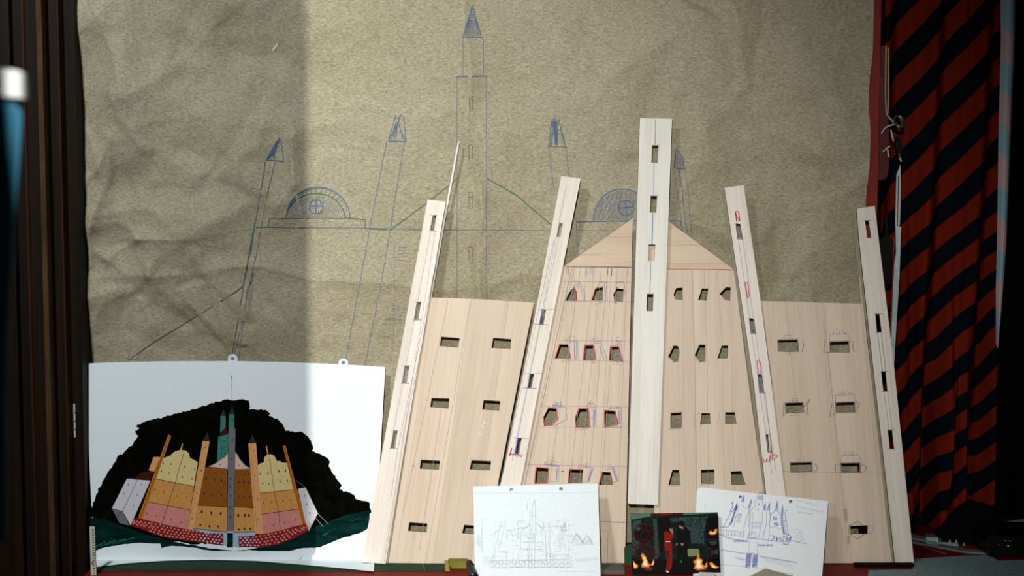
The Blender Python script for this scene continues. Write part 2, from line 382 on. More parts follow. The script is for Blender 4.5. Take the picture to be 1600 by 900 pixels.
for i in range(26):
    x = 930+i*2.4; top = 345-49*math.sqrt(max(0, 1-((x+5-972)/45.0)**2))
    if top < 341: kl([(x-2, 344), (x+6, top+2)], 0.8, B2 if i % 3 == 0 else B, off=0.0007)
kl(arc(978,325,12,12,0,360), 1.3, B2); kl([(967,325),(989,324)], 1.6, B2); kl([(978,314),(978,337)], 1.3, B2)
kl([(1040,345),(1063,345),(1067,362)], 1.6, B2); kl([(1050,350),(1066,360)], 1.2, B2)
kl([(1053,263),(1056,231),(1066,245),(1070,264)], 1.2, B2); kl([(1053,263),(1070,264)], 1.3, B2)
for i in range(5): kl([(1056+i*2.2,236+i*2),(1055+i*3,262)], 1.0, B2)
kl([(1053,265),(1058,300),(1064,345),(1067,362)], 1.0); kl([(1061,265),(1066,300),(1073,364)], 1.0, B2); kl([(1070,265),(1075,300),(1081,372)], 1.0)
for (x, y) in ((622,386),(626,396),(618,402),(612,478),(620,484),(608,492),(616,500)): kl([(x,y),(x+12,y-1),(x+10,y+5),(x-1,y+5)], .6, B)
kl([(616,380),(616,470),(614,540)], .5, B); kl([(600,499),(618,500)], .9, B)
kl([(200,545),(203,552),(200,560)], .7, B); kl([(198,560),(214,562),(215,556)], .6, B)
tag(kd.build('pencil_drawing', kp), 'blue and grey pencil palace with spires and two domes')
tag(kg.build('green_pencil_line', kp), 'green pencil roof lines and dome arc')
ms = MB(); ms.line(KS, [(426,79),(430,74),(434,68)], 2.6, mat('white_paint_fleck', (205,225,205)), 0.001, .3, 3); tag(ms.build('paint_fleck', kp), 'small white paint fleck')

# ------------------------------------------------------------------ the room
M['wallb'] = add_noise(mat('dim_plaster', (70, 62, 50)), 8, 0.15)
M['darkvoid'] = mat('dark_painted_wall', (14, 11, 8), 0.95, 0.05)
def struct(name, mb_): o = mb_.build(name); o['kind'] = 'structure'; return o
X = lambda px, y, py=450: vert(y)(px, py).x
xk = X(1368, 0.02, 300)
s_ = MB(); s_.box(-1.7, xk, 0.016, 0.06, 0, 2.6, M['wallb']); struct('wall_back', s_)
s_ = MB(); s_.box(xk, 1.75, 0.26, 0.32, 0, 2.6, M['darkvoid']); s_.box(xk-0.001, xk+0.02, 0.061, 0.26, 0, 2.6, M['darkvoid']); struct('wall_alcove', s_)
s_ = MB(); s_.box(-1.75, 1.8, -3.4, 0.32, -0.05, 0, add_noise(mat('dark_floorboards', (48, 34, 24), .6), 12, .2)); struct('floor', s_)
s_ = MB(); s_.box(1.75, 1.8, -3.4, 0.32, 0, 2.6, M['darkvoid']); struct('wall_right', s_)
s_ = MB(); s_.box(-1.76, -1.7, -3.4, 0.06, 0, 2.6, M['darkvoid']); struct('wall_left', s_)

# red upright of the alcove beside the paper
M['redpaint'] = add_noise(mat('red_gloss_paint', (128, 22, 12), 0.45, 0.4), 30, 0.2)
p0 = vert(0.02)(1361, 100).x; p1 = vert(0.02)(1372, 100).x
s_ = MB(); s_.box(p0-0.012, p1+0.001, 0.0105, 0.03, TZ+0.001, 2.6, M['redpaint'])
o = struct('trim_1', s_)

# dark wooden door frame at the left with mouldings
def door_wood():
    m = mat('dark_stained_wood', (30, 17, 7), 0.6, 0.12); N, L, b = nodes(m)
    tc = N.new('ShaderNodeTexCoord'); mp = N.new('ShaderNodeMapping'); mp.inputs['Scale'].default_value = (90, 60, 2.0); L.new(tc.outputs['Object'], mp.inputs[0])
    n = N.new('ShaderNodeTexNoise'); n.inputs['Scale'].default_value = 1; n.inputs['Detail'].default_value = 6; L.new(mp.outputs[0], n.inputs['Vector'])
    r = N.new('ShaderNodeValToRGB'); e = r.color_ramp.elements; e[0].position = .35; e[0].color = (lin(16), lin(9), lin(3), 1); e[1].position = .7; e[1].color = (lin(32), lin(18), lin(7), 1)
    L.new(n.outputs[0], r.inputs[0]); L.new(r.outputs[0], b.inputs['Base Color'])
    return m
M['door'] = door_wood()
M['worn'] = add_noise(mat('worn_lit_moulding_edge', (66, 46, 24), 0.6, 0.2), 60, 0.6, map_scale=(1, 1, 0.15))  # lighter brown for wear and the varnish highlight together
M['moulding'] = add_noise(mat('reddish_moulding', (48, 23, 8), 0.6, 0.15), 60, 0.4, map_scale=(1, 1, 0.15))
def prism(mb_, prof, z0, z1, m):
    n = len(prof); mb_.add([(x, y, z0) for x, y in prof]+[(x, y, z1) for x, y in prof], [(i, i+1, n+i+1, n+i) for i in range(n-1)], m)
xe = vert(-0.046)(131.0, 560).x      # right edge of the frame
f = MB()
x97, x62 = vert(-0.06)(104, 450).x, vert(-0.08)(78, 450).x
prism(f, [(-1.55, 0.02), (-1.55, -0.095), (x62-0.05, -0.095), (x62-0.048, -0.083), (x62-0.010, -0.083)], 0, 2.6, M['door'])
prism(f, [(x62+0.003, -0.077), (x62+0.005, -0.068), (x97-0.004, -0.068)], 0, 2.6, M['door'])
prism(f, [(x97+0.003, -0.060), (x97+0.005, -0.056), (xe, -0.056), (xe, 0.014)], 0, 2.6, M['door'])
df = struct('door_1', f)
g = MB(); prism(g, [(x62-0.010, -0.083), (x62-0.008, -0.090), (x62+0.001, -0.091), (x62+0.003, -0.077)], 0, 2.6, M['worn']); tag(g.build('moulding', df), 'worn moulding strip, its lit edge put into the paler colour')
g = MB(); prism(g, [(x97-0.004, -0.068), (x97-0.002, -0.072), (x97+0.001, -0.072), (x97+0.003, -0.060)], 0, 2.6, M['moulding']); g.build('moulding', df)
g = MB(); xq = x62-0.031; prism(g, [(xq-0.003, -0.083), (xq-0.002, -0.086), (xq+0.001, -0.086), (xq+0.003, -0.083)], 0, 2.6, M['moulding']); g.build('moulding', df)
hp = vert(-0.0585); g = MB(); a = hp(116.0, 631); b_ = hp(118.0, 683)
g.tube([(a.x, -0.0585, a.z), (a.x, -0.0585, b_.z)], 0.0018, mat('brushed_steel', (215, 222, 220), .3, .5, .3), 10)
for k in (0.25, .5, .75): g.box(a.x-.0024, a.x+.0024, -.0612, -.0562, b_.z+(a.z-b_.z)*k-.0006, b_.z+(a.z-b_.z)*k+.0006, mat('hinge_groove', (120, 120, 118), .4, .5, .5))
tag(g.build('hinge', df), 'slim bright steel hinge')

# ------------------------------------------------------------------ table
M['redtable'] = add_noise(mat('red_lacquer', (108, 13, 8), 0.6, 0.2), 20, 0.15)
t = empty('work_table', (0.3, -0.3, 0), 'red lacquered work table under the models and drawings', 'table')
g = MB(); g.box(-0.695, 1.6, -0.62, 0.012, TZ-0.03, TZ, M['redtable']); g.box(xk+0.025, 1.6, 0.012, 0.25, TZ-0.03, TZ, M['redtable']); g.build('table_top', t)
for x_ in (-0.66, 1.5):
    for y_ in (-0.58, -0.05):
        g = MB(); g.box(x_, x_+.05, y_, y_+.05, 0, TZ-.03, M['redtable']); g.build('leg', t)
T0 = Flat(TZ)
M['greenmat'] = add_noise(mat('dark_green_mat', (22, 52, 30), 0.7), 40, 0.5, detail=6, map_scale=(1, 3, 1))
def lay(name, quad, thick, m, label, cat, base=0.0, holes=None):
    g = MB(); pl = Flat(TZ+base); g.slab(pl, [quad], m, thick, thick); o = g.build(name); tag(o, label, cat); return o
xb = -0.028
def T(px, y): return Vector((px, y))
g = MB(); a = T0(149, 893); b_ = T0(693, 893)
gx0, gx1, gy0 = a.x, b_.x, a.y
g.box(gx0, gx1, gy0, -0.02, TZ, TZ+0.0012, M['greenmat'])
cm = g.build('cutting_mat'); tag(cm, 'dark green cutting mat lying on the table under the castle painting', 'cutting mat')
g = MB(); lp = Flat(TZ+0.0014)
g.line(lp, [(662,878),(663,893)], 0.9, mat('mat_grid_line', (125,130,80)), 0, .2, 4); g.build('grid_line', cm)

# ------------------------------------------------------------------ castle model
CP = Plane(-0.066, 0.756, -0.020, 1.62)          # front plane of the wall panels
CL_ = empty('castle_facade_model', (CP(985, 880).x, -0.066, TZ), 'pale balsa wood castle facade with five slanted towers and cut-out windows', 'architectural model')
def uvmap(a, b, seed):
    """grain runs along the px direction a->b"""
    A = CP(*a); Bv = CP(*b); d = (Bv-A).normalized(); c = d.cross(CP.n).normalized()
    def fn(v, i):
        q = Vector(v)-A; return (q.dot(c)+seed, q.dot(d)+seed*3.7)
    return fn
def board(name, outer, holes, m, front, thick, grain, seed, label=None, edge=None):
    g = MB(); g.slab(CP, [outer]+holes, m, front, thick, edge or M['burnt'])
    o = g.build(name, CL_, uvf=uvmap(grain[0], grain[1], seed)); 
    if label: o['label'] = label
    return o
# window outlines
WA = [[(689.3,526),(718.3,528.3),(716,543.3),(687.3,540.7)],[(770.7,527.7),(799,530),(797.7,545),(767.7,544)],
 [(674.3,621.7),(702.3,622.7),(701,638.3),(672.3,636)],[(755.7,625),(781.7,626.7),(780,641.7),(753.3,640)],
 [(657.7,718.3),(687.7,720),(686,734),(655.7,732.3)],[(736.7,719.3),(767.3,720.7),(766,735),(734,733.3)],
 [(639.3,816),(667.7,818),(666.7,831.7),(637.6,829.6)],[(725.3,820),(752,822),(750.5,835),(722,833.3)]]
WCL = [[(883.5,469.8),(886.7,462),(892,453),(896,449.7),(899,454.5),(900.5,462),(901,470)],[(930.5,450.5),(942,449),(942,470),(925,469.5)],
 [(963.3,450.5),(974.4,452),(973.3,471),(960,471),(958.3,460)],[(875,538.3),(887.8,538.3),(891,560.5),(867,560)],
 [(913.9,540),(926.7,540),(930.5,562),(911,563.3)],[(954.4,542),(966,542),(972,565.5),(952,563.3)],
 [(856.5,637.6),(869,638.5),(871,654.5),(862.7,663.4),(851,665),(849.4,651)],[(905.4,638.8),(918.8,638.8),(921.4,667),(899.7,667.3),(899.5,652.7)],
 [(945.4,641.7),(960.6,643),(964,663.4),(944.6,666.6)],[(838.7,731),(856.5,732),(855,754),(835.7,754.5)],
 [(890.3,733.7),(911,734.6),(909.9,753.8),(887.6,755)],[(941.4,737.2),(953.5,737.8),(956.7,757.7),(936.5,758)]]
WCR = [[(1056.7,450),(1066.7,449.3),(1066.7,469),(1055,468),(1052.3,460)],[(1096.7,450.7),(1106.7,450.7),(1104.3,470),(1090.7,469)],
 [(1134.3,448.7),(1141.7,449.3),(1140.7,470),(1132.7,469),(1124.3,459)],[(1052.7,540),(1059.3,540.7),(1061.7,550),(1059.3,564.3),(1053.3,565.7),(1044.3,557.3)],
 [(1092.7,539),(1102.3,539),(1101.7,564.3),(1093.3,565.7),(1085.7,555)],[(1127.7,540),(1137.7,540),(1136.7,560),(1121,560)],
 [(1048.3,645.7),(1065,644.3),(1065,668.3),(1047.7,669)],[(1096,645.7),(1109.3,645.7),(1110,662.3),(1094,663.3)],
 [(1133.3,644.3),(1148.3,644.3),(1150.7,662.3),(1133.3,662.7)],[(1050.7,734),(1061,734),(1063.3,757.7),(1044.3,757.7)],
 [(1095,734),(1116,733.3),(1116,756),(1095.7,755.7)],[(1141.7,736.7),(1158.3,736),(1165,757.7),(1143.3,757.7)]]
WD = [[(1215.7,531.7),(1246,530.7),(1247.7,549),(1216.7,548.3)],[(1296.7,534.3),(1326,533.3),(1326.7,550),(1297.3,550)],
 [(1227.3,630),(1254.3,629),(1255,644.3),(1228.3,645)],[(1306,629.3),(1335,628.3),(1335.7,644.3),(1306.7,644.3)],
 [(1235,723.3),(1268.3,722.3),(1269,736.7),(1235.7,737.7)],[(1314.3,724),(1343.3,723.3),(1344,737.7),(1315,738.3)],
 [(1328,822),(1355.7,820.7),(1355.7,834.3),(1328.7,834.3)]]
W1 = [[(676,336.5),(682,336.5),(678,360),(672,359.5)],[(651,472),(657.7,472),(654,499),(646.7,499)],[(632,571.7),(640,571.7),(635.7,598),(628,598)],[(614.4,673),(621.4,673),(617.5,700),(610.5,700)]]
W2 = [[(874,349),(879.3,349),(875.3,370.7),(869.3,370)],[(848.3,483.3),(853.3,483.3),(849.3,506.7),(844,506)],[(829,583.7),(834.5,583.7),(830.8,605.8),(825.8,605.8)],[(810,684),(815,685),(811,710),(805.5,709)]]
WT = [[(1019,227.7),(1029,227.7),(1027.3,255),(1018,254.3)],[(1016.7,306.7),(1026.7,306.7),(1025.3,332.3),(1015.3,332.3)],[(1013.7,382.7),(1023.7,382.7),(1022.3,408.3),(1012.7,408.3)],[(1011,460),(1021,460),(1020,486),(1010.3,486)]]
W3 = [[(1150.5,349),(1156.8,350),(1160.5,373),(1153.3,372.5)],[(1171.4,497),(1178.3,498),(1181.4,520.5),(1173.9,520.5)],[(1185,584.7),(1190.6,584.7),(1194.3,613.3),(1187.7,612.6)],[(1197.5,678.6),(1204,678.6),(1206,705),(1200.6,705.8)]]
W4 = [[(1351.3,345),(1357.5,345),(1361,371),(1355,371)],[(1367.7,491),(1374.3,491),(1377.7,519),(1370,519)],[(1376.7,580.7),(1384,580.7),(1386.7,611),(1380,611)],[(1387.3,672.3),(1394,672.3),(1397.3,701.7),(1390,701)]]
PB = 880.0   # px height of the boards' bottom edge
bA = board('wall_panel', [(668,464.5),(750,467.5),(834.3,472.8),(753,PB+1),(598,PB-0.5)], WA, M['panel'], 0, .004, ((750,470),(690,880)), 0.11, 'left wing panel with eight slit windows')
bCL = board('wall_panel', [(879,416),(987,417.5),(976.5,PB),(789,PB)], WCL, M['panel'], 0, .004, ((950,420),(925,880)), 1.37, 'left centre panel with twelve crooked windows and ink doodles')
bCR = board('wall_panel', [(1026,419),(1146.7,421.7),(1170,600),(1209,PB),(1021,PB)], WCR, M['panel'], 0, .004, ((1080,420),(1090,880)), 2.73, 'right centre panel with twelve crooked windows')
bD = board('wall_panel', [(1184,470),(1345,474.6),(1348.5,474.8),(1394,880),(1215,PB)], WD, M['panel'], 0, .004, ((1260,470),(1300,880)), 3.19, 'right wing panel with seven inked windows')
gl = board('gable', [(882,415.8),(989,341),(987,417)], [], M['gable'], 0.0004, .004, ((880,416),(990,417)), 4.4)
gr = board('gable', [(1006,344.5),(1043,344.5),(1146.5,421.2),(1006,419.5)], [], M['gable'], -0.0044, .004, ((1006,420),(1146,421)), 5.2)
tA = board('tower', [(668,312),(696.5,315),(648,603),(602.5,881),(566,878.5)], W1, M['tower'], .0062, .0055, ((682,312),(585,880)), 6.1, 'leftmost slanted tower board with four slots')
tB = board('tower', [(877,275),(907,279),(842,606),(791,PB),(757,PB),(788.5,727),(834.4,500)], W2, M['tower'], .0062, .0055, ((892,277),(774,880)), 7.3, 'second slanted tower board, red scrawl at its fourth slot')
tC = board('tower', [(1000,184.6),(1050,185.6),(1028.2,789),(983,787.5),(980.8,785)], WT, M['tall'], .0072, .0065, ((1025,185),(1005,788)), 8.9, 'tallest and palest tower board in the middle')
tD = board('tower', [(1132,293.5),(1162,289.2),(1188.5,470),(1213,662),(1241,PB),(1211,PB),(1197,770),(1178,600)], W3, M['tower'], .0062, .0055, ((1147,291),(1226,880)), 9.7, 'fourth tower board with red outlined slots')
tE = board('tower', [(1338.4,326.2),(1366.8,321.7),(1396.7,570),(1422,820),(1428.4,881.3),(1398.7,882),(1392.4,820),(1356,500),(1342,370)], W4, M['tower'], .0062, .0055, ((1352,324),(1413,880)), 10.9, 'rightmost tower board standing clear of the paper edge')
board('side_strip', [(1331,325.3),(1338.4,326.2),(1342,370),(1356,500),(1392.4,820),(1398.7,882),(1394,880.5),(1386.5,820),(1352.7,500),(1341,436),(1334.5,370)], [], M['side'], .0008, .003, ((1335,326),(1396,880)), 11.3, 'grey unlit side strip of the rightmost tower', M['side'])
board('side_strip', [(1127.5,296),(1132,293.5),(1178,600),(1197,770),(1211,PB),(1207.5,PB),(1193,768),(1172,600),(1149,440)], [], M['side'], .0009, .003, ((1130,296),(1205,880)), 12.3, 'narrow side strip of the fourth tower, its top painted as shade', M['side'])  # grey upper part stands for the shadow left of this tower
board('trim_strip', [(1341.5,431),(1343.5,431),(1348.5,474.8),(1345.6,474.8)], [], M['edge_pale'], 0.002, .003, ((1342,431),(1347,474)), 13, 'thin pale splinter of wood', M['edge_pale'])

# pencil and ink marks on the boards (sub-parts of each board)
def marks(parent, front):
    g = MB(); off = front+0.00035
    class W:
        def l(s, pts, wd=.8, m=M['pencil'], jit=.2): g.line(CP, pts, wd, m, off, jit, 12); return s
        def d(s, x, y, r=.8, m=M['pencil_dark']): g.dot(CP, x, y, r, m, off, 6); return s
        def o(s, lp, wd, m, closed=True, grow=.8):
            cx = sum(p[0] for p in lp)/len(lp); cy = sum(p[1] for p in lp)/len(lp)
            q = [(x+math.copysign(grow, x-cx), y+math.copysign(grow, y-cy)) for x, y in lp]
            s.l(q+([q[0]] if closed else []), wd, m, .15); return s
        def dots(s, x0, y0, x1, rows=2, n=6):
            for r in range(rows):
                k = n-r*2
                for i in range(max(1, k)):
                    t_ = (i+.5+r)/n; s.d(x0+(x1-x0)*t_+random.uniform(-.8, .8), y0-r*3.5+random.uniform(-1, 1), random.uniform(.55, .95))
            return s
        def done(s, label=None): o = g.build('pencil_marks', parent); tag(o, label) if label else 0; return o
    return W()
P_, PD, BL, VI, RD = M['pencil'], M['pencil_dark'], M['ink_blue'], M['ink_violet'], M['ink_red']
m = marks(bCL, 0)
m.l([(882,470),(985,472)]).l([(878,440),(986,441)], .5).l([(868,532),(985,533)], .5).l([(860,562),(985,565)], .6).l([(848,634),(984,636)], .5).l([(838,668),(982,668)], .4).l([(822,726),(980,729)], .7).l([(938,815),(977,816)], 1.1, PD).l([(939,829),(950,829),(949,880)], .6)
for x0, x1 in ((887,820),(907,858),(929,890),(950,920),(965,940),(980,967),(940,905)): m.l([(x0,418),(x1,755)], .5)
for x in (885,888,915,917,923,927,950,956,981): m.l([(x,419),(x-.5,425+random.uniform(0,9))], .9, VI if x % 2 else PD)
m.l([(883,417),(987,418)], .8, M['burnt'])
m.l(arc(903,470,11,27,0,150,10), .9, VI).l(arc(903,470,8,24,0,140,10), .8, VI).l([(891,441),(900,439),(908,442)], 1, VI).l([(913,444),(913,470)], .7, VI)
for (wd_, ox) in ((WCL[1], 945), (WCL[2], 975)): pass
m.l([(934,448),(936,441),(944,441),(946,470),(949,470),(948,442)], 1.0, VI).l([(962,448),(964,441),(975,441),(977,462)], 1.2, VI).dots(964, 440, 976, 1, 3).dots(937, 441, 950, 1, 4).dots(928, 474, 944, 1, 4)
m.l([(897,449),(900,456),(901,470)], 1.8, RD).l([(884,470),(887,461)], .9, PD).l([(931,449.5),(942,448)], 1.2, RD).l([(930,451),(924.5,469)], .8, RD).l([(963,449),(966,450)], 1.5, RD).l([(960,472),(964,474)], 1.3, RD)
for i, lp in ((3, WCL[3]), (4, WCL[4]), (5, WCL[5])):
    x0, x1 = lp[0][0], lp[1][0]; yt = lp[0][1]; e = 13 if i != 5 else 5
    m.l([lp[-1], (lp[0][0]-.5, lp[0][1]-1), (lp[1][0] if i != 3 else lp[0][0]+4, lp[1][1]-1)], 1.3, RD)
    if i == 3: m.l([(889,545),(891.5,560)], 1.2, RD)
    else: m.l([(lp[1][0]+.7, lp[1][1]-1), (lp[2][0]+.7, lp[2][1])], 1.3, RD)
    m.l([(x1-4, yt-3), (x1+e, yt-4), (x1+e+(0, 9, 2)[i-3], lp[2][1]+1)], 1.0, VI).l([(x1+e-3, yt), (x1+e-3+(0, 8, 2)[i-3], lp[2][1])], 1.3, VI)
    m.dots(x0+6, yt-7, x1+e, 3, 6).dots(x0+2, lp[2][1]+4, x1+4, 2, 5)
m.l([(887,562),(903,563),(903,533),(897,533),(899,562)], .9, VI)
m.o(WCL[6], 1.3, RD, False).o(WCL[7], 1.3, RD).o(WCL[8], 1.3, RD).o(WCL[9], 1.5, RD).l([(888,755),(889.5,733),(912,734)], 1.4, RD).l([(935.5,758),(941,737)], 1.3, RD).l([(953.5,738),(957.5,758)], 1.4, RD)
m.l([(862,636),(884,636),(886,655),(865,666)], 1.2, VI).l([(863,633),(880,634)], 1.6, VI).l([(918,637),(931,637),(931,667)], 1.1, VI).l([(928,640),(928,667)], 2.6, VI).l([(921,653),(928,653)], .8, VI)
m.l([(952,638),(970,638),(971,667),(945,668)], 1.1, VI).l([(967,641),(968,662)], 2.2, VI).l([(961,643),(966,663)], 1.5, RD)
m.dots(863,633,880,2,6).dots(916,633,930,3,5).dots(953,637,968,1,5).dots(902,671,920,2,6)
m.l([(853,728),(874,729),(872,752),(857,752)], 1.0, VI).l([(850,725),(874,728)], 2.2, VI).l([(871,731),(869,750)], 2.0, VI).l([(858,734),(870,734)], .8, VI).l([(903,731),(928,730),(920,752),(911,752)], 1.1, VI).l([(925,732),(919,752)], 2, VI)
m.l([(947,734),(959,730),(966,751),(958,754)], 1.2, VI).l([(957,731),(964,752)], 2.4, VI).dots(851,723,872,3,7).dots(903,729,922,2,6).dots(948,729,958,2,3).l([(877,737),(881,736)], 1.6, RD)
m.done('pencil, violet and red doodles around the windows')
m = marks(bCR, 0)
for x0, x1 in ((1066,1068),(1082,1086),(1100,1105),(1120,1130)): m.l([(x0,422),(x1,560),(x1+2,800)], .35)
m.l([(1086,668),(1084,648),(1093,646)], .7).l([(1094,669),(1096,662)], .7).l([(1124,646),(1121,663),(1133,663)], .5).l([(1044,670),(1063,670)], .7).l([(1040,420.5),(1146,421.8)], .9, RD).l([(1044,759),(1063,759)], .7).l([(1094,757),(1117,757)], .6)
m.o(WCR[4], .6, P_).o(WCR[3], .6, P_).o(WCR[6], .6, P_)
m.done()
m = marks(bA, 0)
for a, b in (((735,470),(665,880)),((700,470),(630,800)),((690,640),(655,860))): m.l([a, b], .5)
m.l([(668,470),(606,880)], 1.6, M['side']).l([(645,845),(650,820)], .4)  # long grey line paints the shade beside the leftmost tower
m.l([(734,718),(770,720)], .5)
for x, y in ((752,664),(755,658),(748,676)): m.l([(x,y),(x+4,y+5)], 1.6, M['tall'])
m.d(646,728,2.2,M['gable']).d(645,727,1.0,M['side'])
m.done()
m = marks(bD, 0)
def frill(lp, up):
    x0, y0 = lp[0]; x1 = lp[1][0]; y1 = lp[2][1]
    m.o(lp, .8, PD)
    if up: m.l([(x0-1,y0-1),(x0,y0-12),(x1-1,y0-13),(x1+3,y0)], 1.0, VI).dots(x0+4, y0-15, x1-3, 2, 5)
    else: m.dots(x0+6, y0-4, x1-6, 2, 5).dots(x0+6, y1+5, x1-6, 2, 4)
frill(WD[0], 0); frill(WD[1], 1); frill(WD[2], 0); frill(WD[3], 1); frill(WD[4], 0); frill(WD[5], 1)
m.l([(1289,532),(1287,551),(1297,550)], .8, PD).l([(1327,535),(1335,534),(1332,541),(1335,550)], .8, PD).l([(1254,533),(1256,540),(1253,550)], .8, PD)
m.l([(1225,630),(1224,650),(1228,645)], .9, PD).l([(1254,637),(1266,623),(1261,635),(1263,650),(1256,641)], .9, PD).l([(1300,630),(1297,651),(1306,646)], .9, PD).l([(1337,631),(1343,629),(1339,640),(1340,646)], .9, PD)
m.l(arc(1270,731,7,7,70,-70,8), .7, PD).l([(1222,736),(1236,737)], .6).l([(1314,725),(1306,725),(1305,738),(1315,739)], .8, PD).l([(1344,728),(1350,726),(1354,731),(1351,737),(1345,738)], .8, PD)
m.l([(1326,822),(1340,815),(1350,822)], .9, PD).l([(1326,823),(1327,834),(1340,842),(1351,834)], .9, PD).l([(1316,824),(1315,838),(1320,838)], .7).l([(1356,823),(1366,820),(1363,833),(1357,832)], .7)
m.l([(1270,738),(1392,740)], .4).l([(1190,480),(1206,600)], .7, BL).l([(1287,500),(1330,880)], .4)
m.l([(1196,540),(1213,662),(1222,740)], .6, VI)
m.l([(1320,795),(1321,815)], 6, M['gable'], 1).l([(1325,836),(1326,850)], 5, M['gable'], 1)
m.done('ink frills drawn round the windows')
m = marks(tA, .0062)
m.l([(673,362),(610,700)], .55, VI).l([(680,362),(600,880)], .45, P_).l([(683,400),(622,700),(610,780)], .6, VI).l([(667,500),(628,690)], .4)
for w_ in W1: m.l([(w_[3][0]-2, w_[3][1]+1), (w_[2][0]+4, w_[2][1]+1)], .9, BL).l([(w_[0][0]-5, w_[0][1]-.5), (w_[1][0]+2, w_[1][1]-.5)], .5)
m.done()
m = marks(tB, .0062)
m.l([(866,372),(786,740)], .6, VI).l([(885,290),(806,700)], .5).l([(893,420),(795,870)], .7).l([(873,372),(800,720)], .5, VI)
for i, w_ in enumerate(W2[1:]):
    m.l([(w_[3][0]-1, w_[3][1]+1), (w_[0][0]-1, w_[0][1])], 1.5, BL).l([(w_[3][0]-9, w_[3][1]), (w_[2][0]+8, w_[2][1]+1)], .7, BL).l([(w_[0][0]-8, w_[0][1]), (w_[1][0]+12, w_[1][1])], .7, BL if i == 2 else VI)
m.l([(800,700),(797,709),(795,713),(799,709),(802,712),(805,707),(806,713),(809,710),(810,714),(812,711),(815,714)], 1.7, RD, .1)
m.done('blue slot marks and a red scrawl')
m = marks(tC, .0072)
m.l([(1024.5,186),(1023.5,226)], .9, BL).l([(1022,256),(1021,306)], .9, VI).l([(1020,333),(1018.5,382)], 1.1, BL).l([(1017,409),(1015.5,459)], .8, PD)
for w_ in WT: m.l([(w_[0][0]-1, w_[0][1]-.5), (w_[1][0]+1, w_[1][1]-.5)], .9, PD)
m.done()
m = marks(tD, .0062)
m.l([(1154,375),(1180,560),(1206,740)], .7, VI).l([(1161,375),(1189,585),(1212,735)], .7, VI).l([(1196,614),(1203,678)], .6, P_)
m.o([(1149,331),(1154,330.5),(1156,345),(1151,346)], 1.8, RD, True, 0).l([(1150,333),(1154,344)], 1, RD).o([(1164.5,441.5),(1168,440),(1171,464),(1168,466)], 1.3, RD, True, 0).o([(1183,564),(1186,561.5),(1189,570),(1190,583),(1185,583)], 1.3, RD, True, 0)
for w_ in W3: m.l([(w_[0][0]-.7, w_[0][1]), (w_[3][0]-.7, w_[3][1]+1), (w_[2][0]+1, w_[2][1]+1)], 1.3, BL)
m.l([(1192,716),(1194,722),(1197,720),(1199,716),(1198,722),(1202,721),(1206,701),(1204,720),(1208,702),(1206,719),(1213,715),(1215,712),(1211,710),(1208,712)], 1.4, RD, .15)
m.l([(1188,497),(1189,500)], .5)
m.done('red outlined slots, blue edges and a red scrawl')
m = marks(tE, .0062)
m.l([(1371,521),(1379,580)], .8, PD).l([(1377,521),(1384,580)], .8, PD).l([(1381,613),(1389,671)], .7).l([(1387,613),(1394,671)], .7)
for w_ in W4:
    m.l([(w_[0][0]-2, w_[0][1]-.5), (w_[1][0]+4, w_[1][1]-.5)], .7, PD).l([(w_[3][0]-2, w_[3][1]+.5), (w_[2][0]+2, w_[2][1]+.5)], .7, PD)
m.done()

# loose strip leaning behind the leftmost tower
SP = Plane(-0.042, TZ, -0.018, 1.62)
g = MB(); g.slab(SP, [[(715.6,220.5),(717.8,221),(700.5,318),(674.5,465),(600,872),(596,872),(670.5,465),(697.5,318)]], M['tall'], 0, .0025, M['tall'])
o = g.build('wood_strip', uvf=uvmap((717,221),(598,872),14)); tag(o, 'thin pale loose wood strip behind the leftmost tower, its tip above it', 'wood strip')
g = MB(); g.slab(vert(-0.012), [[(696,339.5),(708,337),(708.5,339),(696,341.5)]], M['side'], 0.0, .002); o = g.build('wood_splinter'); tag(o, 'tiny dark splinter sticking out right of the leftmost tower top', 'splinter')

# ------------------------------------------------------------------ the castle painting (bent sheet)
PU = Plane(-0.046, TZ+0.0022, -0.022, 1.12); PT = Flat(TZ+0.0022)
class Bent:
    n = PU.n
    def __call__(s, px, py, off=0.0):
        p = PU(px, py, off)
        if p.z < TZ+0.0022+off: p = PT(px, py, off)
        return p
BP = Bent()
bend_py = next(y/4 for y in range(3200, 3700) if PU(300, y/4).z < TZ+0.0022)
C = lambda n_, rgb, r=.7: mat(n_, rgb, r, .08)
paper_w = add_noise(C('white_painting_paper', (232, 240, 242)), 300, 0.04)
top = [(118,569),(165,566.5),(250,564.5),(363,564),(440,565.5),(480,567),(540,569.5),(602,573.5)]
def lerp(a, b, t_): return a+(b-a)*t_
def botpy(x):
    pts = [(118,890),(150,886),(200,880),(260,876),(330,874.6),(400,876.5),(480,883),(540,888.5),(584,893)]
    return float(np.interp(x, [p[0] for p in pts], [p[1] for p in pts]))
def toppy(x): return float(np.interp(x, [p[0] for p in top], [p[1] for p in top]))
g = MB(); cols = 48; rows = 16; vv = []
for i in range(cols+1):
    u = i/cols; xt = lerp(132.2, 602, u); xb_ = lerp(148, 583.5, u)
    for j in range(rows+1):
        if j <= rows-3: py = lerp(toppy(xt), bend_py-.3, j/(rows-3)); 
        else: py = lerp(bend_py-.3, max(botpy(xb_), bend_py+.1), (j-rows+3)/3.0)
        k = (py-toppy(xt))/(893-566); vv.append((lerp(xt, xb_, min(1, max(0, k))), py))
idx = lambda i, j: i*(rows+1)+j
front = [BP(x, y, .0005) for x, y in vv]; back = [BP(x, y, 0) for x, y in vv]; nv = len(vv)
fs = [(idx(i,j), idx(i,j+1), idx(i+1,j+1), idx(i+1,j)) for i in range(cols) for j in range(rows)]
fs2 = [tuple(nv+k for k in f_[::-1]) for f_ in fs]
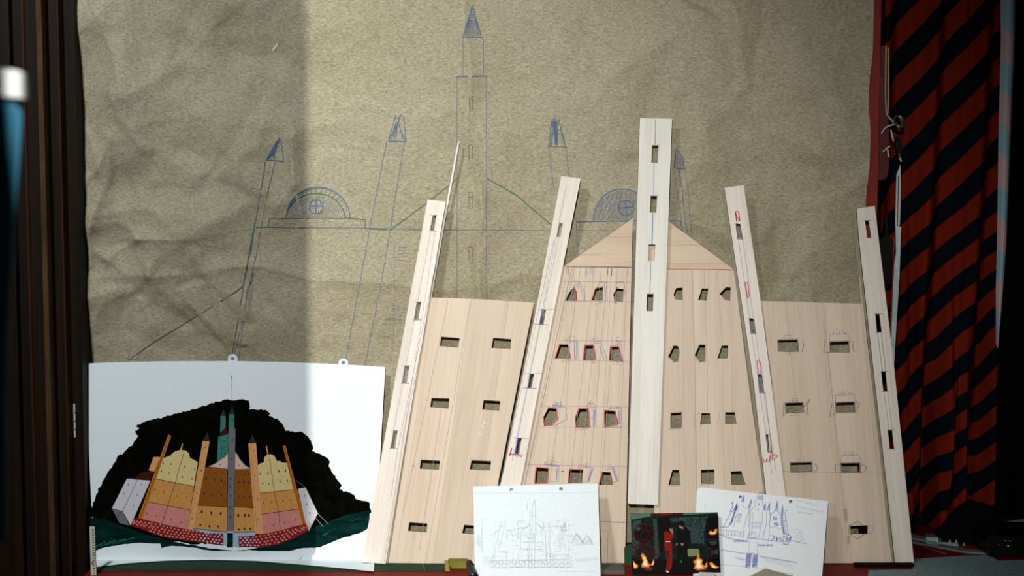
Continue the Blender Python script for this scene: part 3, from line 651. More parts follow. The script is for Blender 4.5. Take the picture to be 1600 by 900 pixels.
rim = [idx(i,0) for i in range(cols+1)]+[idx(cols,j) for j in range(1,rows+1)]+[idx(i,rows) for i in range(cols-1,-1,-1)]+[idx(0,j) for j in range(rows-1,0,-1)]
fr = [(rim[k], rim[(k+1) % len(rim)], nv+rim[(k+1) % len(rim)], nv+rim[k]) for k in range(len(rim))]
g.add(front+back, fs+fs2+fr, paper_w)
pa = empty('castle_painting', (BP(360, 870).x, -0.046, TZ+0.0012), 'white sheet with a painted orange and pink castle on black, at lower left', 'painting')
g.build('paper_sheet', pa)
g = MB()
c = dict(black=add_noise(mat('black_paint', (8, 8, 5), .95, 0), 60, .7), teal=add_noise(mat('dark_teal_paint', (9, 40, 36), .95, 0.02), 50, .75, detail=6, map_scale=(.4,1,2)),
 white=C('bare_white_paint', (208,206,212)), grey=C('grey_paint', (112,112,116)), red=C('stone_red_paint', (140,28,28)), stone=C('stone_pink_paint', (212,150,140)),
 stoneb=C('stone_blue_paint', (178,200,218)), cream=add_noise(C('cream_paint', (218,196,134)), 200, .12), tan=add_noise(C('tan_paint', (206,146,78)), 200, .15), pink=add_noise(C('pink_paint', (208,134,124)), 200, .12),
 gold=C('golden_paint', (190,118,34)), peach=add_noise(C('peach_paint', (218,160,104)), 200, .12), brown=add_noise(C('brown_paint', (142,82,24)), 200, .2), tealc=add_noise(C('teal_copper_paint', (56,124,110)), 200, .2),
 rose=C('rose_white_paint', (218,184,172)), dred=C('dark_red_paint', (62,22,14)), lblue=C('pale_blue_paint', (158,186,206)), line=C('ink_outline_paint', (52,42,34)), dgrey=C('dark_grey_paint', (44,44,42)), win=C('window_ink', (46,56,72)), winr=C('window_red_ink', (120,40,24)), strut=C('thin_white_line', (140,138,128)))
def pp(pts, k, layer): g.poly(BP, pts, c[k], .0006+.00006*layer)
def pln(pts, wd=.6, k='line', layer=12, jit=.1): g.line(BP, pts, wd, c[k], .0006+.00006*layer, jit, 8)
def rough(pts, a=1.3, step=5):
    out = []
    for (x0, y0), (x1, y1) in zip(pts, pts[1:]+pts[:1]):
        n = max(1, int(math.hypot(x1-x0, y1-y0)/step))
        for i in range(n): out.append((x0+(x1-x0)*i/n+random.uniform(-a, a), y0+(y1-y0)*i/n+random.uniform(-a, a)))
    return out
blob = [(140,800),(147,782),(150,772),(156,760),(165,745),(166,739),(175,730),(185,712),(192,709),(196,702),(205,696),(216,681),(211,674),(218,670),(213,666),(222,660),(240,655),(256,652),(262,650),(300,640),(330,630),(345,626),(372,624),(388,626),(391,632),(390,639),(415,640),(421,646),(421,650),(432,655),(440,661),(447,672),(458,674),(470,674),(480,680),(487,688),(490,702),(486,704),(500,710),(512,716),(515,722),(513,728),(517,734),(520,741),(528,750),(533,758),(530,764),(545,770),(555,774),(556,780),(567,783),(577,785),(580,800),(470,845),(300,850),(160,830)]
pp(rough(blob, 1.3, 3.5), 'black', 0)
pp(rough([(140,808),(165,812),(190,822),(230,836),(280,848),(330,857),(370,861),(420,853),(455,842),(500,820),(540,805),(579,797),(575,826),(560,834),(530,842),(500,855),(465,857),(450,862),(430,865),(390,859),(375,863),(345,865),(330,861),(310,857),(290,854),(265,853),(252,857),(250,850),(215,848),(195,850),(165,855),(149,861)], .6), 'teal', 1)
pp([(198.3,748),(215,748),(235,751),(204,821),(191.7,798.5),(175,794)], 'white', 2); pp([(175,794.7),(191.7,798.7),(202,821),(186.7,817.5)], 'grey', 3); pln([(192,798),(182,808)], .8, 'line', 4)
pln([(215.5,748),(192,798)], .8, 'tealc', 4); pln([(175,795),(162,810)], .6, 'dgrey', 3)
pp([(206,749),(222,738),(241,736),(235,751)], 'dred', 3)
pp([(240,714),(250,714),(241,737),(232,735)], 'peach', 3)
pp([(249,715),(255,716),(260,714),(266,712),(270,708),(274,705),(282,703),(290,704),(295,708),(297,716),(302,718),(309,722),(303,760),(243,748)], 'cream', 4)
pp([(281,704),(285,693),(286,693),(284,704)], 'peach', 3)
pp([(243,748),(303,760),(297.5,797),(231,783.5)], 'tan', 4); pp([(231,784),(297.5,797),(292,827),(216,811)], 'pink', 4)
pln([(243,748),(303,760)]); pln([(231,784),(297.5,797)]); pln([(286.7,709),(275,750),(262,791),(252.5,818)])
pp([(263,679),(267.5,681),(222,812),(216,808)], 'gold', 6); pln([(265,681),(219,809)], .7, 'dred', 7)
pp([(316.7,689.5),(327.5,689.5),(302,828),(292.5,827)], 'peach', 6); pln([(320,690),(294.5,827)], .5, 'gold', 7); pp([(316.5,689),(328,689),(324,675)], 'dgrey', 5)
pp([(319,730),(355,732.5),(355,792),(306.5,789.5)], 'brown', 5); pp([(367,733),(392.5,733),(396.5,794),(366,791.5)], 'brown', 5)
pp([(306.5,789.5),(355,792),(354.5,831),(302,825.5)], 'tan', 5); pp([(366,791.5),(396.5,794),(399,831.5),(365,832)], 'tan', 5)
pln([(306.5,789.5),(355,792)]); pln([(366,791.5),(397,794)]); pln([(302,826),(355,831.5)], 1, 'dgrey', 9); pln([(365,832),(398,831)], 1, 'dgrey', 9)
pp([(341,682),(357,678),(357,712),(339,722)], 'tealc', 3); pp([(344.7,650),(352.5,650),(352.5,668),(344,676)], 'tealc', 3); pp([(344,676),(353,667),(357,678),(343,682)], 'dred', 4)
pp([(358,647.5),(366,647.5),(366,671),(357,671)], 'tealc', 3); pp([(344.5,650),(353,650),(349,639)], 'dgrey', 3); pp([(357.5,647.5),(366.5,647.5),(363,634)], 'dgrey', 3)
pp([(325,729),(335,725),(345,718),(351,714),(356,708),(356,732.5)], 'rose', 6); pp([(367,706),(370,709),(375,718),(383,727),(392,732.5),(367,733)], 'rose', 6)
pln([(325,729),(335,725),(345,718),(351,714),(356,708)], .9, 'tealc', 8); pln([(367,705),(370,709),(375,718),(383,727),(392,732.5)], .9, 'tealc', 8)
pp([(357,670),(368,670),(365.3,829),(354.8,830)], 'grey', 9)
pln([(357,670),(354.8,830)], .5, 'line', 11); pln([(368,670),(365.3,829)], .5, 'line', 11)
pp([(388,693),(400,692.5),(411.5,834.5),(399,834)], 'peach', 6); pln([(391,694),(402,834)], .5, 'gold', 7); pp([(388,693),(401,692.5),(394,679)], 'dgrey', 5)
pp([(402,728),(406.7,724),(412.5,722),(412.5,715),(416.7,711),(423,709.7),(428,711.5),(431,717),(433,720.5),(438,720),(439,722.5),(448,723),(458.5,765),(406.5,770.5)], 'cream', 4)
pp([(415,697),(417,696.5),(419.5,710),(418,711)], 'peach', 3)
pp([(406.5,770.5),(458.5,765),(467.5,795),(409,803.5)], 'tan', 4); pp([(409,803.5),(467.5,795),(474.5,821),(411,835)], 'pink', 4)
pln([(406.5,770.5),(458.5,765)]); pln([(409,803.5),(467.5,795)]); pln([(421,716),(429,770),(435,799),(438,828)])
pp([(441.7,696.7),(446,696),(478.5,820),(473.5,822)], 'gold', 6); pln([(443.5,697),(475.5,821)], .7, 'dred', 7)
pp([(465.5,764),(477.5,761.7),(496.7,801.7),(482.5,830),(477,815)], 'white', 5); pln([(477.5,761.7),(496.7,801.7)], .7, 'tealc', 7)
pln([(496,802),(513,819)], .8, 'strut', 3); pln([(493,809),(505,823)], .8, 'strut', 3); pln([(462,750),(477,762)], .5, 'strut', 3)  # thin pale struts drawn in the picture
pp([(303,825),(355,831.5),(355,853),(345,851),(300,840)], 'lblue', 6); pp([(364,832),(399,831.5),(399,840),(375,856),(364,853)], 'lblue', 6)
pp([(355,830),(365,829.5),(364.5,833),(355,833)], 'lblue', 10); pp([(356.5,836),(362.5,836),(364,855),(354.5,855)], 'teal', 10)
pp(rough([(205,821),(208,811),(215,808.5),(243,816),(277,825),(303,828),(325,833),(349,833),(349,852.5),(310,847),(277,843),(253,839),(227,829)], .5, 6), 'red', 8)
pp(rough([(373,838),(398,837),(437,829),(470,820),(478,819),(482,824),(481,830),(460,841),(437,850),(403,855.5),(373,854)], .5, 6), 'red', 8)
for side in (0, 1):
    for row in range(4):
        nst = 24 if side == 0 else 17
        for i in range(nst):
            t_ = (i+.5*(row % 2)+.25+random.uniform(-.15, .15))/nst
            if side == 0: x = 207+t_*141; yt = np.interp(x, [208,243,277,349], [811.5,817,825.5,833.5]); yb = np.interp(x, [205,227,253,277,310,349], [821,828,838,842,846,851.5])
            else: x = 374.5+t_*105; yt = np.interp(x, [373,398,437,479], [839,837.5,830,821]); yb = np.interp(x, [373,403,437,480], [853.5,854.5,849,829])
            if row == 3 and yb-yt < 15: continue
            y = lerp(yt+2, yb-2, row/3.0)+random.uniform(-.5, .5)
            g.dot(BP, x, y, random.uniform(1.3, 1.9), c['stoneb' if (315 < x < 348 or 374 < x < 400) else 'stone'], .0006+.00006*(12+i % 3), 7, random.uniform(1.1, 1.6))
def wins(lst, k='win', r=(.8, 1.6)):
    for x, y in lst: g.dot(BP, x, y, r[0], c[k], .0006+.00006*15, 6, r[1])
wins([(255,724),(267,725),(252,736),(264,739),(288.5,729),(304,733),(285,745),(300,748)]); wins([(241.5,765),(256,769),(277,775),(292,777)]); wins([(229,802),(245,806),(267,812),(283,816)])
wins([(200,757),(193,771),(221,757),(214,773),(208,790)], 'line', (.6,1.4)); wins([(407,740),(418.5,739.5),(436,736),(446,735)], 'win', (.9,2.4)); wins([(410,755),(420,755.5),(438,752),(449,751)])
wins([(412,786),(424,784),(442,783),(454,781.5)]); wins([(427.5,820),(445,817),(462,812)]); wins([(475.5,774.5),(479,788),(484,801.5)], 'line', (.7,1.8))
wins([(322,748),(334.5,749),(346,751),(372.5,752),(381,753),(388,753)], 'win', (1.3,2.6)); wins([(319,771),(331.5,772),(346,773),(372,775),(381,776),(390,776)], 'win', (1.2,2)); wins([(325,737),(334,738),(347,738),(371,740),(381,741),(389,741)], 'winr', (1.2,1.2))
wins([(315,799.5),(330,801.5),(345,802),(372,805),(382.5,805),(389,805.5)], 'win', (1.7,2.8)); wins([(313,820),(327,822),(340.5,822.5),(373,827),(382,826),(391,826)], 'win', (1.8,1.8))
wins([(363,687),(360.5,717),(360,748),(359.5,760),(360,774),(359.5,793),(359.5,808)], 'line', (.9,2.4)); wins([(321,699),(314.5,735),(307.5,771),(300,810)], 'winr'); wins([(396,704),(398,744),(402,780),(404,811)], 'winr')
wins([(344,726),(373,727)], 'line', (.9,.9)); wins([(345,689),(350,689),(346,699),(351,698),(345,709),(351,708),(348,657),(363,656)], 'win', (.8,1.4))
pln([(362.5,624),(362,604),(362,586)], .8, 'lblue', 2); pln([(361,587),(363,593)], 1.0, 'win', 2); pln([(362,601),(362.5,607)], .8, 'win', 2)
for i in range(10): pln([(148+i*3, 855-i*.6), (165+i*5, 846-i*.7)], 1.0, 'tealc' if i % 3 == 0 else 'teal', 2)
for i in range(9): x = 505+i*7; pln([(x, 836-i*3.4), (x+20, 826-i*3.2)], .9, 'tealc' if i % 3 == 0 else 'teal', 3)
pln([(450,866),(470,868),(500,873)], .4, 'lblue', 2); pln([(462,868),(468,874),(474,868)], .4, 'lblue', 2)
g.build('painted_castle', pa)
ringm = C('white_ring', (214,226,232))
for (x, y) in ((363.5,561),(536.5,567.5)):
    g = MB(); n = 20
    outer = [(x+7.8*math.cos(6.2832*i/n), y+7.8*math.sin(6.2832*i/n)) for i in range(n)]; inner = [(x+2.8*math.cos(6.2832*i/n), y-.5+2.8*math.sin(6.2832*i/n)) for i in range(n)]
    g.slab(PU, [outer, inner], ringm, -.0006, .0008); tag(g.build('paper_ring', pa), 'white punched hanging ring at the top edge')

# ------------------------------------------------------------------ three prints in front of the castle
SHP = Plane(-0.148, TZ, -0.090, 0.905)
def rounded(q, rs_, n=4):
    out = []
    for i, p in enumerate(q):
        r = rs_[i]; a = Vector(q[i-1]); b = Vector(p); d = Vector(q[(i+1) % len(q)])
        if r == 0: out.append(tuple(p)); continue
        u = (a-b).normalized()*r+b; v = (d-b).normalized()*r+b
        for k in range(n+1):
            t_ = k/n; out.append(tuple(u*(1-t_)**2+b*2*t_*(1-t_)+v*t_*t_))
    return out
def circ(x, y, r, n=14): return [(x+r*math.cos(6.2832*i/n), y+r*math.sin(6.2832*i/n)) for i in range(n)]
def clipbottom(pl):  # px row where the plane meets the table
    return next(y/4 for y in range(3300, 4200) if pl(900, y/4).z < TZ+.001)
sk = add_noise(C('cool_white_paper', (222,232,234)), 250, .05)
pg = C('faint_pencil', (190,200,203)); pg2 = C('pencil_shade', (176,188,192)); pbl = C('faint_blue_pencil', (186,198,216))
# sheet 1: faint pencil castle
yb1 = clipbottom(SHP)
s1 = empty('pencil_sketch_sheet', (SHP(838, 880).x, -0.148, TZ), 'white hole-punched sheet with a very faint pencil castle, before the castle model', 'drawing')
g = MB(); q1 = [(739.5,760),(934.5,755.5),(938.5,yb1),(742,yb1)]
g.slab(SHP, [q1, circ(799,765.5,2.9), circ(876.7,764,2.9)], sk, .0005, .0005); g.build('paper_sheet', s1)
g = MB()
def L1(pts, wd=.7, m_=pg, jit=.35): g.line(SHP, pts, wd, m_, .0008, jit, 6)
L1([(741,771),(933,769)], .5); L1([(835,780),(832,790),(830,806),(837,806),(836,790),(835,780)], .8, pg2)
L1([(824,785),(823,797)], 1.2, pbl)
for dx in (-4, 0, 5): L1([(832+dx,800),(830+dx,890)], .8, pbl if dx else pg)
L1([(815,829),(829,819)], 1.1, pg2); L1([(838,817),(849,828)], 1.3, pg2); L1([(814,830),(812,885)], .7); L1([(852,829),(854,884)], .7)
for y in (858, 876): L1([(815,y),(850,y)], .8, pg2)
for (a, b) in (((784,815),(768,880)),((790,815),(780,860)),((782,826),(766,838)),((858,815),(860,880)),((876,822),(884,862)),((878,830),(872,856))): L1([a, b], .8)
L1([(858,823),(884,823)], .8); L1([(882,816),(884,830),(878,829),(882,816)], 1.2, pg2); L1([(876,828),(890,828)], .9, pg2)
for (a, b) in (((901,833),(894,848)),((918,836),(909,848)),((901,833),(912,850)),((918,836),(926,851))): L1([a, b], 1.4, pg2)
for i in range(10): L1([(897+i*.8,845-i),(901+i*1.8,852)], .6); L1([(913+i,846-i*.8),(916+i*1.1,851)], .6)
for i in range(26):
    x = 768+i*5.0
    if x < 900: g.line(SHP, [(x+(3.6+random.uniform(-1.4,1.6))*math.cos(a_), 880+random.uniform(-1.5,1.5)+3.4*math.sin(a_)-(1.5 if i % 2 else -2.5)) for a_ in [k*.9 for k in range(8)]], .8, pg2 if i % 3 else pg, .0008, .4, 5)
L1([(767,887),(896,886)], .9, pg2); L1([(766,876),(890,874)], .8, pg2)
for i in range(14): L1([(900+i*2.6, 874-i*.3), (903+i*2.4, 878-i*.2)], .8, pg2)
for i in range(16): L1([(874+i*3.6,892),(876+i*3.6,893.5)], .8, pg2)
for i in range(16): L1([(751.5,812+i*3.3),(754.5,812.6+i*3.3)], 1.1, pg2)     # tiny vertical print at the left margin
for i in range(9): L1([(748+i*.9,835+i*2),(744+i*.6,848+i)], .6, pbl)
for i in range(8): L1([(820+i*4,846),(821+i*4,848)], 1.2, pg2); L1([(858+i*4,866),(860+i*4,867)], 1.1, pg2)
for i in range(7): L1([(755+i*2.5,868+i%3),(754+i*2,880)], .6)
rr = random.Random(3)
for i in range(120):
    x = rr.uniform(768, 900); y = rr.uniform(812, 872)
    if abs(x-832) > 62 and y < 826: continue
    L1([(x,y),(x+rr.uniform(-2,2), y+rr.uniform(5,16))] if i % 2 else [(x,y),(x+rr.uniform(5,14), y+rr.uniform(-1,1))], .6, pg if i % 3 else pg2)
g.build('pencil_drawing', s1)

# sheet 2: blue ink castle, behind the photo print
SH2 = Plane(-0.142, TZ, -0.084, 0.905)
yb2 = clipbottom(SH2)
s2 = empty('blue_sketch_sheet', (SH2(1190, 880).x, -0.142, TZ), 'white hole-punched sheet with a blue ink castle sketch, at right behind the fiery snapshot', 'drawing')
g = MB(); q2 = rounded([(1089,761),(1294,783),(1284.5,yb2),(1083,yb2)], [9,0,0,0])
g.slab(SH2, [q2, circ(1156.5,776.5,2.7), circ(1235.3,783.7,2.7)], add_noise(C('white_sketch_paper', (230,236,238)), 250, .03), .0005, .0005); g.build('paper_sheet', s2)
g = MB(); bi = C('blue_biro', (142,154,200)); bi2 = C('strong_blue_biro', (118,134,186)); vi = C('violet_biro', (176,166,208)); gyb = C('grey_biro', (168,170,188))
def L2(pts, wd=.8, m_=bi, jit=.3): g.line(SH2, pts, wd, m_, .0008, jit, 5)
def z2(x, y): return (1080+x/6.0, 750+y/6.0)
def Z2(pts, wd=.8, m_=bi, jit=.3): L2([z2(*p) for p in pts], wd, m_, jit)
for (pk, bl, br) in (((497,130),(470,205),(492,205)),((568,170),(530,260),(552,265)),((693,200),(678,280),(700,285)),((735,200),(712,280),(738,285)),((808,185),(787,290),(815,295)),((858,225),(842,335),(862,340)),((432,205),(400,280),(430,275))):
    Z2([bl, pk, br, bl], .8, bi)
    for k in range(3): Z2([(pk[0], pk[1]+14+k*8), (lerp(bl[0],br[0],(k+1)/4), bl[1])], .55, bi2)
Z2([(632,125),(668,122)], 1.4, bi2); Z2([(610,190),(622,140),(635,125)], .9, gyb); Z2([(668,125),(675,190)], .9, gyb)
for k in range(6): Z2([(622+k*2,150+k*7),(672,148+k*7)], .8, gyb)
Z2([(600,190),(600,250),(555,285),(545,560)], .9, gyb); Z2([(668,190),(672,250),(690,285)], .9, gyb); Z2([(580,300),(575,400),(565,560)], .7, gyb); Z2([(665,290),(668,380),(655,440),(630,540)], .8, gyb)
Z2([(630,215),(635,240)], 1.6, bi2); Z2([(620,270),(628,285)], 1.4, bi2)
Z2([(552,265),(520,350),(495,440),(490,540)], .9, gyb); Z2([(540,270),(545,340),(540,440)], .8, gyb); Z2([(735,285),(740,340),(725,560)], .9, bi); Z2([(712,285),(705,400),(670,550)], .9, bi)
Z2([(787,290),(740,330)], .8, bi); Z2([(815,295),(845,340)], .8, bi)
for y in (395, 410, 432, 445): 
    for k in range(7): Z2([(565+k*14, y),(572+k*14, y+6)], 1.0, bi)
Z2([(385,210),(388,255),(360,300),(375,300),(410,270),(425,230)], 1.1, bi2); g.dot(SH2, *z2(386,210), 1.3, bi2, .0008); g.dot(SH2, *z2(890,288), 1.3, bi2, .0008)
for k in range(8): Z2([(430-k*6,235+k*20),(418-k*8,270+k*22)], 2.2, bi if k%2 else bi2)
Z2([(375,300),(330,380),(300,440),(270,445)], .9, bi); Z2([(415,290),(380,380),(345,440),(290,442)], 1.1, bi)
Z2([(445,235),(430,300),(410,380),(400,440)], .9, gyb); Z2([(470,230),(520,270)], .8, gyb)
for (x, y) in ((440,320),(430,350),(425,380)): Z2([(x,y),(x+30,y-4),(x+34,y+14),(x+2,y+18),(x,y)], 1.0, bi)
for (x, y) in ((768,350),(778,405)): Z2([(x,y),(x+34,y-4),(x+36,y+20),(x+2,y+22),(x,y),(x+36,y+18)], 1.3, bi2)
Z2([(740,440),(840,455)], .7, gyb); Z2([(845,340),(850,420),(870,510)], 2.4, bi); Z2([(885,340),(895,420),(915,520)], 1.0, bi); Z2([(880,300),(885,385),(862,390)], 1.0, bi)
for k in range(7): Z2([(846+k*2,350+k*22),(866+k*5,365+k*22)], 1.3, bi)
for k in range(8):
    Z2([(285+k*26, 490+k*4-20), (292+k*26, 460+k*3), (304+k*26, 470+k*3), (300+k*26, 520+k*2), (285+k*26, 500+k*3)], .9, gyb)
for k in range(26): Z2([(735+(k*31)%190, 520+(k*17)%55), (750+(k*31)%190, 508+(k*17)%55+8), (745+(k*31)%190, 535+(k*17)%50)], 1.0, gyb if k%2 else bi)
Z2([(262,510),(340,540),(420,560),(520,575)], 1.3, bi); 
for k in range(14): Z2([(395+k*10,560+k%3*6),(405+k*10,580)], 1.2, bi)
Z2([(520,545),(600,550),(730,565),(860,580),(960,570),(1080,600)], 1.2, vi)
for k in range(14): Z2([(625+k*10,600+k%3*5),(640+k*10,618)], 1.2, bi)
Z2([(870,500),(945,530),(915,560),(905,600),(860,600)], 1.2, bi2); Z2([(935,540),(925,575)], .8, bi)
Z2([(530,540),(545,490),(600,490),(605,545)], 1.2, vi); Z2([(570,500),(565,540),(600,540)], 1.2, vi)
for k in range(5): Z2([(960+k*5,470+k*30),(1000+k*8,460+k*25),(1040+k*8,490+k*25)], .5, vi)
Z2([(545,570),(545,680)], .6, vi); Z2([(622,570),(615,680)], .6, vi)
for k in range(36): Z2([(275+k*7,655+k*1.0),(278+k*7,662+k*1.0)], .7, vi)
for k in range(50): Z2([(640+k*7,712+k*1.15),(643+k*7,722+k*1.15)], .7, gyb)
Z2([(275,650),(520,695),(640,690),(640,712),(1000,775)], .7, vi)
for k in range(9): Z2([(522+k*7,685),(520+k*6,700)], 1.3, vi)
for (x0, x1) in ((522,560),(585,622)):
    for k in range(9): Z2([(x0-(k*1.5 if x0 < 560 else k*1.4), 700+k*13+8), (x1-k*1.0, 698+k*13)], 1.9, bi2 if k % 2 else bi)
    Z2([(x0,698),(x0-12,815),(x1-10,825),(x1,700)], 1.0, bi2)
Z2([(272,795),(400,802),(510,815)], .5, gyb); Z2([(640,830),(800,860),(960,885)], .6, gyb); Z2([(285,360),(330,370),(380,365)], .4, gyb)
for k in range(14): Z2([(680+k*18,730+k*2),(720+k*18,770+k*5)], .35, bi)
for k in range(7): Z2([(400+k*14,720+k*2),(450+k*14,750+k*2)], .35, bi)
def scrawl(x, y, w_, sl, m_=gyb):
    pts = []
    n = int(w_/7)
    for k in range(n): pts.append((x+k*7, y+sl*k*7+((-7, 5, -4, 8, 3, -5)[k % 6])))
    Z2(pts, .6, m_, .1)
scrawl(990, 190, 200, .22); scrawl(985, 250, 270, .2); scrawl(1000, 300, 150, .15)
for i in range(9): Z2([(129,225+i*8),(134,226+i*8)], .9, gyb)
g.build('ink_drawing', s2)

# the glossy snapshot
SP3 = Plane(-0.158, TZ, -0.100, 0.905)
yb3 = clipbottom(SP3)
s3 = empty('snapshot_print', (SP3(1057, 880).x, -0.158, TZ), 'dark glossy snapshot of two people between small fires, left of the blue sketch', 'photograph')
ph = lambda n_, rgb: mat(n_, rgb, .6, .06)
pc = dict(dk=ph('print_black', (7,8,5)), bg=add_noise(ph('print_dark_teal', (16,26,24)), 130, .9, detail=6), te=add_noise(ph('print_teal', (42,62,58)), 240, .9), mint=ph('print_mint', (70,110,92)), red=ph('print_red', (128,24,12)), dred=ph('print_dark_red', (66,16,12)),
 skin=ph('print_skin', (156,108,70)), fl=ph('print_flame_core', (255,236,170)), fo=ph('print_flame_orange', (226,136,52)), grn=ph('print_pale_green', (118,126,88)), wh=ph('print_white', (210,210,190)), bro=ph('print_brown', (92,44,22)), cl=ph('print_dark_cloth', (9,10,11)))
g = MB(); z3 = lambda x, y: (970+x/7.5, 780+y/7.5)
frame = [z3(118,170), z3(1136,152), (1123.5+2.3*(min(895,yb3)-886)/24, min(896,yb3)-2), (989.5, min(899,yb3))]
frame = [(985.7,802.7),(1121.5,800.3),(1125.8,893.5),(988.6,898)]
g.slab(SP3, [frame], pc['bg'], .0005, .0005); g.build('paper_print', s3)
g = MB()
def Q(pts, k, layer=1, zz_=True, r=0):
    pts = [z3(*p) for p in pts]
    if r: pts = rough(pts, r, 2.2)
    g.poly(SP3, pts, pc[k], .0005+.00005*layer+.0001)
Q([(122,175),(350,168),(352,200),(125,240)], 'mint', 1); Q([(350,168),(735,160),(733,180),(352,200)], 'dred', 1); Q([(460,172),(600,168),(598,182),(462,186)], 'red', 2); Q([(735,160),(1134,153),(1134,164),(733,184)], 'mint', 1)
Q([(370,230),(420,225),(430,330),(440,480),(450,600),(440,690),(390,700),(395,500),(400,400)], 'te', 1, r=.4); Q([(135,260),(240,240),(245,340),(240,500),(170,640),(140,660)], 'te', 1, r=.4)
Q([(575,230),(650,215),(920,205),(930,330),(960,450),(940,520),(830,520),(800,380),(720,260),(600,270)], 'te', 1, r=.4); Q([(930,210),(1030,190),(1000,260),(970,420),(985,560),(940,500)], 'te', 2, r=.4)
Q([(980,240),(1140,180),(1150,560),(1160,720),(1040,720),(1020,480)], 'dk', 2, r=.3); Q([(120,700),(420,710),(700,700),(1160,700),(1164,850),(140,890)], 'dk', 2)
Q([(430,230),(560,200),(590,330),(500,380),(500,600),(470,640),(440,440)], 'dk', 2, r=.3)
def ringg(cx, cy, rx, ry, k, wd=2.0, lay_=3):
    g.line(SP3, [z3(cx+rx*math.cos(a_*.35), cy+ry*math.sin(a_*.35)) for a_ in range(19)], wd, pc[k], .0006+.00005*lay_, .25, 2)
Q([(cx_, cy_) for cx_, cy_ in [(270+115*math.cos(a_*.5), 400+110*math.sin(a_*.5)) for a_ in range(13)]], 'dk', 2)
ringg(270,400,118,115,'dred',1.3); ringg(255,390,70,95,'dred',1.1); ringg(310,430,80,60,'dred',1.1); ringg(280,620,120,100,'dred',1.4); ringg(250,570,90,50,'dred',1.1); ringg(325,590,35,55,'dred',1.4); ringg(215,610,40,60,'dred',1.4); ringg(365,660,30,35,'dred',1.2); ringg(270,330,30,50,'dred',1.2); g.dot(SP3, *z3(200,345), 3.8, pc['te'], .0008, 12)
g.line(SP3, [z3(1040,560),z3(1060,620),z3(1050,690)], 2.2, pc['dred'], .0008, .3, 3); Q([(1030,495),(1120,490),(1125,530),(1060,540)], 'te', 3, r=.3); Q([(1060,600),(1140,590),(1140,640),(1070,650)], 'te', 3, r=.3); g.line(SP3, [z3(1020,470),z3(1130,480)], 2.2, pc['dred'], .0008, .3, 3)
# two figures in the print
Q([(535,330),(545,305),(580,300),(600,330),(590,370),(560,390),(540,370)], 'dk', 5); Q([(568,345),(605,345),(615,375),(595,385),(575,375)], 'skin', 6)
Q([(505,395),(540,375),(575,400),(605,385),(620,420),(610,455),(590,460),(592,500),(600,560),(605,700),(595,800),(570,845),(528,840),(545,700),(520,590),(508,540),(515,480)], 'red', 5); Q([(525,494),(582,494),(582,501),(525,501)], 'wh', 7); Q([(590,380),(615,375),(615,400),(600,410)], 'skin', 6)
Q([(528,838),(545,838),(568,856),(555,862),(530,850)], 'wh', 6); Q([(530,600),(560,700),(555,800),(575,700),(560,600)], 'dred', 6)
Q([(665,290),(690,255),(730,255),(755,290),(740,330),(700,320),(670,320)], 'dk', 5); Q([(675,305),(700,310),(735,330),(730,352),(708,345),(690,335)], 'skin', 6)
Q([(660,355),(700,340),(770,330),(810,370),(820,470),(800,520),(785,560),(775,700),(790,790),(740,790),(720,600),(700,700),(690,790),(650,785),(665,600),(655,520)], 'cl', 4); Q([(700,520),(735,515),(738,540),(712,545)], 'skin', 6); Q([(648,515),(668,520),(660,545),(648,540)], 'skin', 6)
Q([(700,720),(718,720),(716,745),(702,742)], 'mint', 5)
Q([(780,585),(915,580),(925,660),(790,672)], 'grn', 4, r=.3)
def flame(pts, core): Q(pts, 'fo', 7, r=.25); Q(core, 'fl', 9, r=.2)
flame([(240,780),(260,720),(235,660),(258,630),(300,680),(320,740),(345,770),(330,800),(290,795),(250,800)], [(262,770),(275,720),(255,665),(285,690),(300,740),(320,770),(290,785)])
flame([(145,715),(170,750),(205,780),(190,810),(150,808)], [(150,740),(170,770),(192,785),(160,800)]); flame([(345,775),(365,745),(385,700),(395,740),(380,775)], [(368,768),(382,730),(386,760)])
flame([(855,810),(870,760),(845,730),(890,700),(905,635),(925,690),(960,710),(950,760),(980,780),(1010,735),(1018,790),(960,825),(900,830)], [(885,800),(895,750),(880,735),(915,700),(935,720),(935,770),(960,795),(920,810)])
flame([(1035,745),(1065,735),(1100,770),(1155,800),(1110,815),(1060,800)], [(1060,760),(1080,770),(1120,798),(1080,800)]); flame([(1025,400),(1050,365),(1080,385),(1105,350),(1135,350),(1120,410),(1060,420)], [(1040,398),(1065,385),(1085,395),(1110,375),(1105,408)])
Q([(250,800),(370,800),(370,830),(300,835)], 'bro', 6, r=.2); Q([(870,825),(1010,800),(1020,830),(900,840)], 'bro', 6, r=.2)
g.build('printed_picture', s3)

